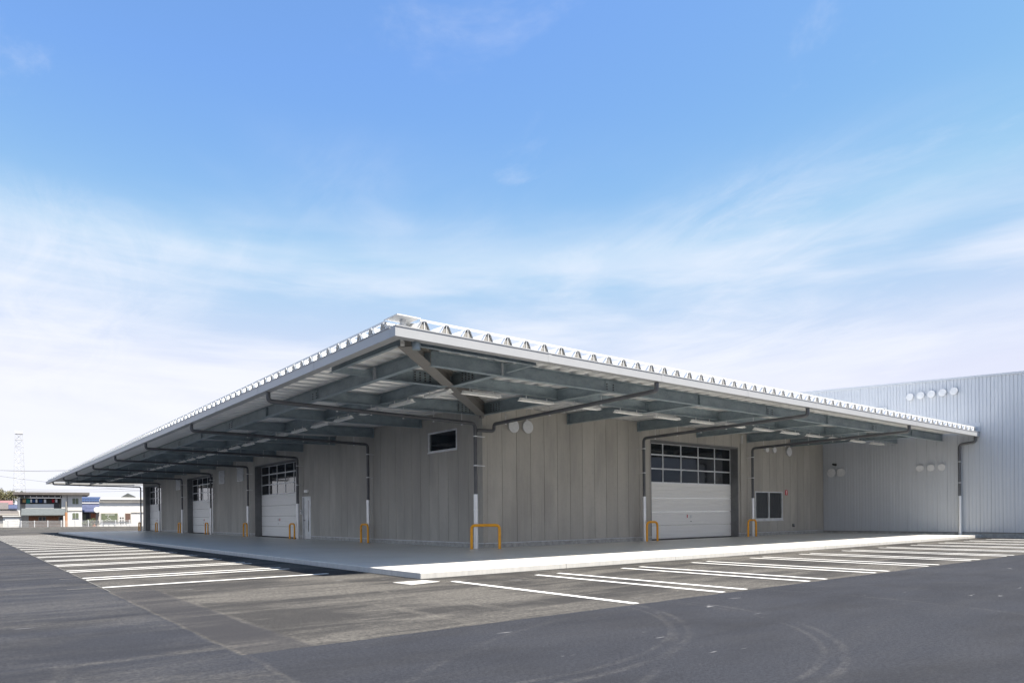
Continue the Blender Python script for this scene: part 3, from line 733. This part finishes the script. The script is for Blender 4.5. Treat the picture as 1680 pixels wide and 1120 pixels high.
# ------------------------------------------------------------------ small wall things
o = empty('wall_lamp', (0, 15.55, 2.55)); m = MB(LS); m.box(-0.22, 0.22, 0.004, 0.10, 0.0, 0.14); m.build('diffuser', 'lamp_white', o)
m = MB(LS); m.box(-0.24, 0.24, 0.003, 0.05, 0.142, 0.16); m.build('hood', 'frame_white', o); tag(o, 'small white wall lamp above the personnel door', 'lamp')
o = empty('intercom', (0, 16.33, 1.42)); m = MB(LS); m.box(-0.06, 0.06, 0.004, 0.05, 0.0, 0.26); m.build('housing', 'vent_white', o)
m = MB(LS); m.box(-0.03, 0.03, 0.051, 0.056, 0.15, 0.22); m.build('speaker_plate', 'black_part', o); tag(o, 'small white intercom box beside the personnel door', 'intercom')
o = empty('warning_sign', (19.56, 0, 2.20)); m = MB(RS); m.box(-0.11, 0.11, 0.004, 0.016, -0.02, 0.24); m.build('plate', 'red_part', o)
m = MB(RS); m.box(-0.05, 0.05, 0.017, 0.019, 0.15, 0.19); m.box(-0.018, 0.018, 0.017, 0.019, 0.02, 0.15); m.build('mark', 'lamp_white', o); tag(o, 'small red sign with a white mark beside the two-pane window', 'sign')
o = empty('outlet_box', (20.18, 0, 0.52)); m = MB(RS); m.box(-0.06, 0.06, 0.004, 0.07, 0.0, 0.16); m.build('housing', 'jamb_grey', o)
m = MB(RS); m.box(-0.045, 0.045, 0.071, 0.085, 0.01, 0.07); m.build('cover', 'black_part', o); tag(o, 'small dark outlet box low on the wall below the red sign', 'outlet')

# ------------------------------------------------------------------ metal-clad shed
sh = empty('shed', (SHX, -7, 0)); tag(sh, 'tall metal-clad shed with pale blue-grey ribbed wall beside the canopy', 'building')
class ShT:
    pass
SHT = lambda s, d, z: (-d, s + 7, z)          # local to the shed: s = world y, d out of the wall
roofz = lambda s: 7.985 + (s - 0.5) * 0.0545
PW = 0.46
s = 1.84 + PW * 2
def siding(y0, y1):
    m = MB(SHT); n = 3; w = (y1 - y0) / n; A = []; B = []
    pts = []
    for i in range(n):
        b = y0 + i * w; pts += [(b + 0.004, 0.0), (b + 0.012, 0.015), (b + w * 0.30, 0.015), (b + w * 0.36, 0.004), (b + w - 0.012, 0.004)]
    pts += [(y1, 0.0)]
    V = [(p, d, 0.26) for p, d in pts] + [(p, d, roofz(p)) for p, d in pts]; n = len(pts)
    m.add(V, [(i, i + 1, n + i + 1, n + i) for i in range(n - 1)]); return m
y = 3.0
while y > -24:
    siding(y - PW, y).build('siding_panel', 'siding', sh); y -= PW
m = MB(SHT); m.prism([(3.0, -0.03, 0.02), (-24, -0.03, 0.02), (-24, -0.03, roofz(-24) - 0.01), (3.0, -0.03, roofz(3) - 0.01)], [(3.0, -0.30, 0.02), (-24, -0.30, 0.02), (-24, -0.30, roofz(-24) - 0.01), (3.0, -0.30, roofz(3) - 0.01)]); m.build('wall_core', 'joint', sh)
m = MB(SHT); m.box(-24, 3.0, -0.02, 0.03, 0.002, 0.225); m.build('plinth', 'base_concrete', sh)
m = MB(SHT); m.box(-24, 3.0, -0.02, 0.05, 0.228, 0.258); m.build('base_flashing', 'jamb_grey', sh)
m = MB(SHT); m.prism([(3.0, 0.05, roofz(3) + 0.002), (-24, 0.05, roofz(-24) + 0.002), (-24, 0.05, roofz(-24) + 0.10), (3.0, 0.05, roofz(3) + 0.10)], [(3.0, -0.32, roofz(3) + 0.002), (-24, -0.32, roofz(-24) + 0.002), (-24, -0.32, roofz(-24) + 0.10), (3.0, -0.32, roofz(3) + 0.10)]); m.build('roof_edge', 'siding', sh)
m = MB(SHT); m.prism([(3.0, -0.33, roofz(3) + 0.05), (-24, -0.33, roofz(-24) + 0.05), (-24, -40, roofz(-24) + 0.05), (3.0, -40, roofz(3) + 0.05)], [(3.0, -0.33, roofz(3) - 0.1), (-24, -0.33, roofz(-24) - 0.1), (-24, -40, roofz(-24) - 0.1), (3.0, -40, roofz(3) - 0.1)]); m.build('roof', 'roof_sheet', sh)
def shvent(y, z, r):
    m = MB(); m.disc(Vector(SHT(y, 0.017, z)), (-1, 0, 0), r * 0.8, 0.10, 20); v = m.build('vent_collar', 'vent_white', sh)
    m = MB(); m.disc(Vector(SHT(y, 0.119, z)), (-1, 0, 0), r, 0.03, 24, 0, 0.006); m.build('vent_cover', 'vent_white', v)
for i in range(5): shvent(-4.57 - 0.495 * i, 7.03, 0.17)
for i in range(3): shvent(-5.01 - 0.495 * i, 3.41, 0.17)
for yy in (-0.51, -1.03): shvent(yy, 3.42, 0.235)
m = MB(SHT); m.box(-3.42, -1.9, 0.017, 0.05, 6.60, 6.68); m.box(-3.42, -3.34, 0.017, 0.049, 5.7, 6.598); m.box(-1.98, -1.9, 0.017, 0.049, 5.7, 6.598); wn_ = m.build('window', 'frame_white', sh)
m = MB(SHT); m.box(-3.338, -1.982, 0.017, 0.03, 5.7, 6.598); m.build('pane', 'glass_dark', wn_)
m = MB(SHT); m.box(-7.62, -7.05, 0.018, 0.03, 5.0, 5.42); m.build('flashing_plate', 'siding', sh)
o = empty('security_camera', (SHX, -0.70, 3.86)); T = lambda s, d, z: (-d, s, z)
m = MB(T); m.box(-0.05, 0.05, 0.018, 0.05, -0.05, 0.07); m.tube([(0, 0.05, 0.03), (0, 0.12, 0.03)], 0.02, 8); m.build('bracket', 'black_part', o)
m = MB(T); m.tube([(0.12, 0.10, 0.04), (-0.10, 0.19, -0.03)], 0.05, 12); m.build('housing', 'black_part', o)
m = MB(T); m.tube([(-0.101, 0.1905, -0.031), (-0.115, 0.196, -0.036)], 0.03, 12); m.build('lens', 'glass_dark', o)
tag(o, 'black security camera above two round vents on the shed wall', 'camera')

# ------------------------------------------------------------------ distant surroundings
VR = math.atan2(RGT.y, RGT.x)
def UV(px, py, D):
    dx, dy = px - PX, py - PY; c, s = math.cos(ROLL), math.sin(ROLL)
    return ((c * dx - s * dy) / FOC * D, CAM.z - (s * dx + c * dy) / FOC * D)
class Far:
    # a thing standing D metres ahead, turned to face the yard; outlines measured on its own front plane
    def __init__(s, name, px, D, label, cat, group=None):
        s.D = D; s.a0 = UV(px, 865, 1.0)[0]
        s.y = (FWD + RGT * s.a0); s.dist = s.y.length * D; s.y.normalize(); s.x = Vector((s.y.y, -s.y.x, 0))
        s.p = Vector((CAM.x, CAM.y, 0)) + s.y * s.dist
        s.o = empty(name, s.p, math.atan2(s.x.y, s.x.x)); tag(s.o, label, cat, group)
    def u(s, px):
        t = math.atan(UV(px, 850, 1.0)[0]) - math.atan(s.a0); return s.dist * math.tan(t)
    def z(s, px, py):
        q = s.p + s.x * s.u(px); dep = (q - Vector((CAM.x, CAM.y, 0))).dot(FWD)
        return max(0.0, UV(px, py, dep)[1])
    def box(s, name, mat, px0, px1, py0, py1, d0, d1, parent=None, ground=False):
        xm = (px0 + px1) / 2; m = MB(); z0 = 0.0 if ground else s.z(xm, py1)
        m.box(s.u(px0), s.u(px1), d0, d1, z0, s.z(xm, py0)); return m.build(name, mat, parent or s.o)
# two-storey house
h = Far('house', 85, 116, 'white two-storey house with flat brown roof and a laundry balcony', 'house')
h.box('wall', 'house_white', 101, 134.7, 812, 866, 0.0, 8.0, ground=True)
h.box('wall', 'house_cream', 28, 100.8, 816, 866, 1.6, 8.0, ground=True)
h.box('roof', 'roof_brown', 22, 147, 807.4, 811.6, -0.9, 9.0)
b = h.box('balcony', 'house_white', 42, 88.5, 826.3, 840, 0.05, 1.55)
h.box('balcony_panel', 'dark_room', 89, 97, 825, 838, 0.1, 0.3, b)
h.box('balcony_opening', 'dark_room', 31, 98, 817.2, 826, 1.45, 1.58)
aw = h.box('awning', 'dark_room', 30, 102, 812.3, 815.5, -0.2, 1.5)
for px in (40, 50, 60, 70, 80, 90, 99): h.box('awning_rib', 'fence_white', px, px + 0.9, 813, 817, -0.32, -0.22, aw)
h.box('post', 'house_white', 29, 33, 816, 845, 0.2, 0.6)
for a, b2, mt in ((37, 42.5, 'cloth_sand'), (43.3, 49.3, 'cloth_teal'), (50, 52.5, 'cloth_white'), (53, 58, 'cloth_blue'), (58.5, 61.5, 'cloth_white'), (64, 69.5, 'cloth_blue'), (72.3, 76, 'cloth_white'), (85.5, 89.5, 'cloth_red'), (91, 94.5, 'cloth_white')):
    bt = random.uniform(823.5, 826.0); h.box('laundry', mt, a, b2, 818.3, bt, 0.7, 0.74)
for py0, py1 in ((817, 826.5), (841, 850)):
    wv = h.box('window', 'frame_white', 118.3, 129.7, py0 - 0.6, py1 + 0.8, -0.06, -0.005)
    h.box('pane', 'shop_glass', 119, 123.7, py0, py1, -0.09, -0.062, wv); h.box('pane', 'shop_glass', 124.2, 129, py0, py1, -0.09, -0.062, wv)
h.box('string_course', 'house_cream', 101, 134.6, 836.5, 837.8, -0.08, -0.004)
h.box('drainpipe', 'dark_room', 110.2, 110.9, 812.5, 864, -0.12, -0.02)
# timber hut in front
t_ = Far('timber_hut', 75, 104, 'low brown timber hut with a grey-green pitched roof', 'hut')
t_.box('wall', 'timber', 47, 104, 844, 866, 0.0, 4.2, ground=True)
for i in range(9):
    zz = t_.z(75, 856.5 - i * 1.25); m = MB(); m.box(t_.u(47) + 0.01, t_.u(104) - 0.01, -0.035, -0.004, zz, zz + 0.085); m.build('plank', 'timber', t_.o)
m = MB(); ur, ul = t_.u(104) + 0.5, t_.u(47) - 0.9; ze, zr = t_.z(70, 845.5), t_.z(75, 834.6)
m.prism([(ul, -0.8, ze), (ul, 2.1, zr), (ul, 5.0, ze), (ul, 5.0, ze + 0.12), (ul, 2.1, zr + 0.13), (ul, -0.8, ze + 0.12)], [(ur, -0.8, ze), (ur, 2.1, zr), (ur, 5.0, ze), (ur, 5.0, ze + 0.12), (ur, 2.1, zr + 0.13), (ur, -0.8, ze + 0.12)]); m.build('roof', 'roof_green', t_.o)
m = MB(); m.prism([(t_.u(104) - 0.02, 0.1, ze + 0.02), (t_.u(104) - 0.02, 2.1, zr - 0.05), (t_.u(104) - 0.02, 4.1, ze + 0.02)], [(t_.u(104) - 0.1, 0.1, ze + 0.02), (t_.u(104) - 0.1, 2.1, zr - 0.05), (t_.u(104) - 0.1, 4.1, ze + 0.02)]); m.build('gable', 'timber', t_.o)
for a, b2 in ((64, 68.5), (70.3, 74.8), (97, 102)):
    wv = t_.box('window', 'house_cream', a - 0.5, b2 + 0.5, 847.2, 854.2, -0.06, -0.036); t_.box('pane', 'dark_room', a, b2, 847.7, 853.7, -0.075, -0.061, wv)
# white garage
gq = Far('garage', 20, 102, 'plain white flat-roofed garage at the left of the timber hut', 'garage')
gq.box('wall', 'house_white', 5, 35, 847, 868, 0, 5.5, ground=True); gq.box('roof', 'house_white', 4, 36.2, 845.4, 847, -0.25, 5.7)
m = gq.box('shutter', 'frame_white', 8, 32, 850, 867, -0.05, -0.004)
for i in range(5): gq.box('slat', 'house_white', 8.3, 31.7, 851 + i * 3.0, 853.6 + i * 3.0, -0.075, -0.052, m)
# blue roofed house with panels
bl = Far('house', 150, 128, 'house with blue roof and rows of solar panels behind the white shop', 'house')
bl.box('wall', 'house_cream', 134, 163, 836, 864, 0.4, 8, ground=True)
def slope(far, name, mat, px0, px1, pyl, pyh, d0, d1):
    m = MB(); z0, z1 = far.z(150, pyl), far.z(150, pyh); a, b = far.u(px0), far.u(px1)
    m.prism([(a, d0, z0), (b, d0, z0), (b, d1, z1), (a, d1, z1)], [(a, d0, z0 - 0.15), (b, d0, z0 - 0.15), (b, d1, z1 - 0.15), (a, d1, z1 - 0.15)]); return m.build(name, mat, far.o)
slope(bl, 'roof', 'roof_blue', 133, 164, 838.5, 825, -0.8, 2.5)
up = slope(bl, 'roof', 'roof_blue', 133, 168, 823.3, 813.3, 2.2, 5.6)
bl.box('eave_board', 'house_white', 133.2, 164, 823.4, 824.8, 2.1, 2.3)
z0, z1 = bl.z(150, 822.5), bl.z(150, 813.8)
for r in range(2):
    for c in range(7):
        a0 = bl.u(135 + c * 4.2); a1 = bl.u(138.6 + c * 4.2); f0, f1 = (0.06 + r * 0.48), (0.06 + r * 0.48 + 0.38)
        Z = lambda f: z0 + (z1 - z0) * f + 0.05; Dd = lambda f: 2.2 + 3.4 * f
        m = MB(); m.prism([(a0, Dd(f0), Z(f0)), (a1, Dd(f0), Z(f0)), (a1, Dd(f1), Z(f1)), (a0, Dd(f1), Z(f1))], [(a0, Dd(f0), Z(f0) + 0.05), (a1, Dd(f0), Z(f0) + 0.05), (a1, Dd(f1), Z(f1) + 0.05), (a0, Dd(f1), Z(f1) + 0.05)]); m.build('solar_panel', 'solar', bl.o)
bl.box('veranda_opening', 'dark_room', 136, 147, 840, 860, 0.3, 0.38); bl.box('brick_pier', 'brick', 149, 157, 841.5, 862, -0.2, 0.35, ground=True)
bl.box('window', 'shop_glass', 136.5, 141, 843, 852, 0.2, 0.28)
# white shop
s_ = Far('shop', 198, 101, 'white flat-roofed shop with a wide display window and a row of hoops', 'shop')
s_.box('wall', 'house_white', 163, 246, 818.5, 866, 0, 10, ground=True)
s_.box('parapet', 'house_white', 165, 250, 815.4, 819.5, -0.35, 10.3)
s_.box('cornice', 'house_cream', 163.5, 248, 820, 823.2, -0.25, -0.005)
wv = s_.box('display_window', 'house_cream', 165.4, 193.6, 841.2, 856.2, -0.09, -0.004); s_.box('pane', 'shop_glass', 166.3, 192.7, 842, 855.5, -0.11, -0.092, wv)
m = MB()
cx, zc = s_.u(178.5), s_.z(178, 849)
m.tube([(cx + 0.32 * math.sin(a * 0.5) * (1 - a / 16), -0.125, zc - 0.42 + a * 0.06) for a in range(16)], 0.022, 5); m.tube([(cx - 0.5, -0.125, zc - 0.40), (cx - 0.2, -0.125, zc - 0.2), (cx + 0.2, -0.125, zc - 0.44), (cx + 0.55, -0.125, zc - 0.36)], 0.02, 5)
m.box(cx - 0.45, cx + 0.75, -0.125, -0.113, zc + 0.42, zc + 0.48); m.build('window_lettering', 'house_white', wv)
dr = s_.box('door', 'house_white', 194.6, 204.6, 843.5, 864, -0.07, -0.004)
for i in range(2):
    for j in range(3): s_.box('pane', 'dark_room', 196.7 + i * 3.9, 199.0 + i * 3.9, 848.0 + j * 4.2, 850.6 + j * 4.2, -0.09, -0.072, dr)
wv = s_.box('window', 'house_cream', 204.9, 214.8, 841.2, 856.2, -0.09, -0.004); s_.box('pane', 'curtain_brown', 205.8, 213.9, 842, 855.5, -0.11, -0.092, wv)
aw = s_.box('awning_rail', 'fence_white', 164, 215, 838.8, 840.0, -1.1, -0.99)
for i, px in enumerate((170, 179, 188, 198, 208)):
    m = MB(); r = 0.40; cz = s_.z(px, 835.2); a0 = s_.u(px + 1)
    m.tube([(a0 - r, -1.04, s_.z(px, 839)), (a0 - r, -1.04, cz)] + [(a0 - r * math.cos(k * PI / 8), -1.04, cz + r * math.sin(k * PI / 8)) for k in range(1, 8)] + [(a0 + r, -1.04, cz), (a0 + r, -1.04, s_.z(px, 839))], 0.022, 6); m.build('hoop', 'fence_white', aw)
for k in (-0.9,): s_.box('awning_top_rail', 'fence_white', 166, 214.5, 830.2, 830.8, -1.07, -1.01, aw)
s_.box('string_course', 'house_cream', 214.9, 246, 839.6, 840.8, -0.08, -0.004)
sgn = MB(); sgn.disc((s_.u(159.5), -0.3, s_.z(160, 836)), (0, -1, 0), 0.42, 0.08, 20); sgn.build('round_sign', 'house_white', s_.o)
# little gable behind
gb = Far('house', 208, 150, 'grey pitched roof showing above the white shop', 'house')
gb.box('wall', 'house_cream', 200, 221, 816, 862, 0.5, 8, ground=True)
m = MB(); m.prism([(gb.u(198), -0.3, gb.z(200, 815.5)), (gb.u(210), -0.3, gb.z(210, 808.5)), (gb.u(223), -0.3, gb.z(222, 814.5))], [(gb.u(198), 8.5, gb.z(200, 815.5)), (gb.u(210), 8.5, gb.z(210, 808.5)), (gb.u(223), 8.5, gb.z(222, 814.5))]); m.build('roof', 'roof_green', gb.o)
# low roofs at the far left
lo = Far('house', 12, 135, 'low house with a pink roof beneath the olive trees', 'house')
lo.box('wall', 'house_cream', -14, 20, 826, 862, 0, 7, ground=True); slope(lo, 'roof', 'roof_pink', -15, 21.5, 827, 820.5, -0.5, 3.5)
lo2 = Far('house', 22, 122, 'low white house with a dark blue roof beside the laundry balcony', 'house')
lo2.box('wall', 'house_white', -6, 28, 833, 862, 0, 6, ground=True); slope(lo2, 'roof', 'roof_blue', 14, 29, 833.5, 827, -0.5, 3.5); slope(lo2, 'roof', 'roof_brown', -8, 13.8, 834, 824, -0.4, 3.2)
lo3 = Far('outbuilding', 12, 110, 'dark-roofed lean-to outbuilding behind the white garage', 'outbuilding')
lo3.box('wall', 'house_cream', -14, 30, 842, 864, 0, 4, ground=True); slope(lo3, 'roof', 'roof_brown', -16, 31, 844, 836.5, -0.5, 3.8)
# utility pole, wires
po = Far('utility_pole', 108.8, 96, 'concrete utility pole with a rust-brown sleeve beside the timber hut', 'pole')
m = MB(); m.tube([(0, 0, po.z(108, 840)), (0, 0, po.z(108, 822))], [0.13, 0.09], 10); m.build('pole_shaft', 'pole_concrete', po.o)
m = MB(); m.tube([(0, 0, 0), (0, 0, po.z(108, 840) - 0.002)], 0.17, 10); m.build('sleeve', 'pole_rust', po.o)
def wire(pa, Da, pb, Db, sag, label):
    def w3(p, D):
        u, z = UV(p[0], p[1], D); q = Vector((CAM.x, CAM.y, 0)) + FWD * D + RGT * u; return Vector((q.x, q.y, z))
    A, B = w3(pa, Da), w3(pb, Db); m = MB()
    m.tube([A.lerp(B, i / 14) - A - Vector((0, 0, sag * 4 * (i / 14) * (1 - i / 14))) for i in range(15)], 0.022, 5)
    o = m.build('power_line', 'wire', None, A); tag(o, label, 'wire', 'power lines over the houses')
wire((-40, 769.5), 118, (330, 741), 150, 1.6, 'upper thin power line passing in front of the lattice tower')
wire((-40, 769), 119, (330, 746), 151, 1.6, 'lower of two thin power lines crossing the lattice tower')
wire((-40, 775), 118, (300, 808), 135, 0.5, 'thin power line descending behind the canopy tip')
wire((20, 802), 125, (300, 796), 130, 0.4, 'thin power line just above the house roofs')
wire((20, 804), 125, (300, 801), 131, 0.4, 'lowest thin power line skimming the house roofs')
# lattice tower
tw = Far('lattice_tower', 32.5, 260, 'tall pale steel lattice mast behind the houses', 'mast')
H = tw.z(32, 710.5); wb, wt = 2.3, 1.1
cor = lambda f, i: ((wb + (wt - wb) * f) * (1, 1, -1, -1)[i], (wb + (wt - wb) * f) * (1, -1, -1, 1)[i], H * f)
for i in range(4):
    m = MB(); m.tube([cor(0, i), cor(1, i)], [0.08, 0.05], 5); m.build('leg', 'tower_steel', tw.o)
nb = 14
for k in range(nb):
    f0, f1 = k / nb, (k + 1) / nb; m = MB()
    for i in range(4):
        j = (i + 1) % 4; m.tube([cor(f0, i), cor(f1, j)], 0.032, 4, cap=False); m.tube([cor(f0, j), cor(f1, i)], 0.032, 4, cap=False); m.tube([cor(f1, i), cor(f1, j)], 0.05, 4, cap=False)
    m.build('brace', 'tower_steel', tw.o)
m = MB(); m.box(-1.25, 1.25, -1.25, 1.25, H - 0.25, H - 0.1); m.build('platform_deck', 'tower_steel', tw.o)
m = MB()
for a in (-1.2, 1.2):
    for b in (-1.2, 1.2): m.box(a - 0.04, a + 0.04, b - 0.04, b + 0.04, H - 0.1, H + 0.9)
for z in (0.4, 0.9):
    m.box(-1.24, 1.24, -1.24, -1.18, H + z - 0.03, H + z + 0.03); m.box(-1.24, 1.24, 1.18, 1.24, H + z - 0.03, H + z + 0.03)
m.build('handrail', 'tower_steel', tw.o)
# boundary fence
fe = empty('fence'); A = Vector((-13.2, 103.5, 0)); B = Vector((9.0, 81.5, 0)); d = (B - A); Ln = d.length; fe.location = A; fe.rotation_euler = (0, 0, math.atan2(d.y, d.x)); tag(fe, 'low white wire fence on a concrete kerb along the far edge of the car park', 'fence')
m = MB(); m.box(0, Ln, -0.12, 0.12, 0.003, 0.32); m.build('kerb', 'pole_concrete', fe)
npst = int(Ln / 2.0)
for i in range(npst + 1):
    x = i * 2.0; m = MB(); m.box(x - 0.045, x + 0.045, -0.045, 0.045, 0.322, 1.22); m.build('post', 'fence_white', fe)
    if i < npst:
        m = MB()
        for z in (0.36, 0.56, 0.76, 0.96, 1.14): m.box(x + 0.047, x + 1.953, -0.012, 0.012, z, z + 0.022)
        for k in range(1, 13): m.box(x + k * 0.15 - 0.006, x + k * 0.15 + 0.006, -0.034, -0.014, 0.34, 1.18)
        m.build('mesh_panel', 'fence_white', fe)
# trees
def foliage(name, parent, mat, blobs, n, ls):
    vs = []; fs = []
    for _ in range(n):
        c, r = random.choice(blobs); v = Vector((random.gauss(0, 1), random.gauss(0, 1), random.gauss(0, 1))).normalized() * (random.random() ** 0.4)
        p = Vector(c) + Vector((v.x * r[0], v.y * r[1], v.z * r[2])); a = Vector((random.gauss(0, 1), random.gauss(0, 1), random.gauss(0, 1))).normalized(); b = a.orthogonal().normalized()
        s1 = ls * random.uniform(0.6, 1.4); s2 = s1 * 0.45; i = len(vs)
        vs += [p - a * s1, p - b * s2, p + a * s1, p + b * s2]; fs.append((i, i + 1, i + 2, i + 3))
    me = bpy.data.meshes.new(name); me.from_pydata(vs, [], fs); me.materials.append(MAT[mat]); o = bpy.data.objects.new(name, me); col.objects.link(o); o.parent = parent; return o
def tree(px, D, topy, wid, mat, label, group, seed):
    random.seed(seed); f = Far('tree', px, D, label, 'tree', group); h = f.z(px, topy)
    m = MB(); m.tube([(0, 0, 0), (0.1, 0, h * 0.35), (0.05, 0.1, h * 0.7)], [0.22, 0.16, 0.07], 8)
    for k in range(5):
        a = random.uniform(0, 6.28); m.tube([(0.08, 0, h * (0.35 + 0.06 * k)), (math.cos(a) * wid * 0.4, math.sin(a) * wid * 0.4, h * (0.6 + 0.06 * k))], [0.09, 0.03], 6)
    m.build('trunk', 'bark', f.o)
    bl = [((random.uniform(-wid, wid) * 0.6, random.uniform(-wid, wid) * 0.5, h * random.uniform(0.45, 0.88)), (wid * random.uniform(0.25, 0.45), wid * 0.35, h * random.uniform(0.09, 0.14))) for _ in range(12)]
    foliage('crown', f.o, mat, bl, 2600, 0.16)
tree(8, 145, 799, 2.7, 'leaf_olive', 'olive-brown tree at the edge of the low pink-roofed house', 'trees behind the houses', 3)
tree(-7, 150, 797, 2.6, 'leaf_olive', 'taller olive tree left of the olive-brown tree', 'trees behind the houses', 5)
tree(44, 175, 802.5, 1.7, 'leaf_green', 'dark tree top just above the flat brown roof', 'trees behind the houses', 9)
random.seed(11)
f = Far('shrub', 149, 103, 'rounded green shrub in front of the blue-roofed house', 'shrub')
m = MB(); m.tube([(0, 0, 0), (0.05, 0, 0.8)], [0.06, 0.03], 6); m.build('stem', 'bark', f.o)
foliage('crown', f.o, 'leaf_green', [((x, 0, z), (0.45, 0.5, 0.35)) for x, z in ((-0.7, 0.75), (-0.2, 1.0), (0.3, 1.15), (0.8, 0.8), (0.0, 0.6))], 1500, 0.08)
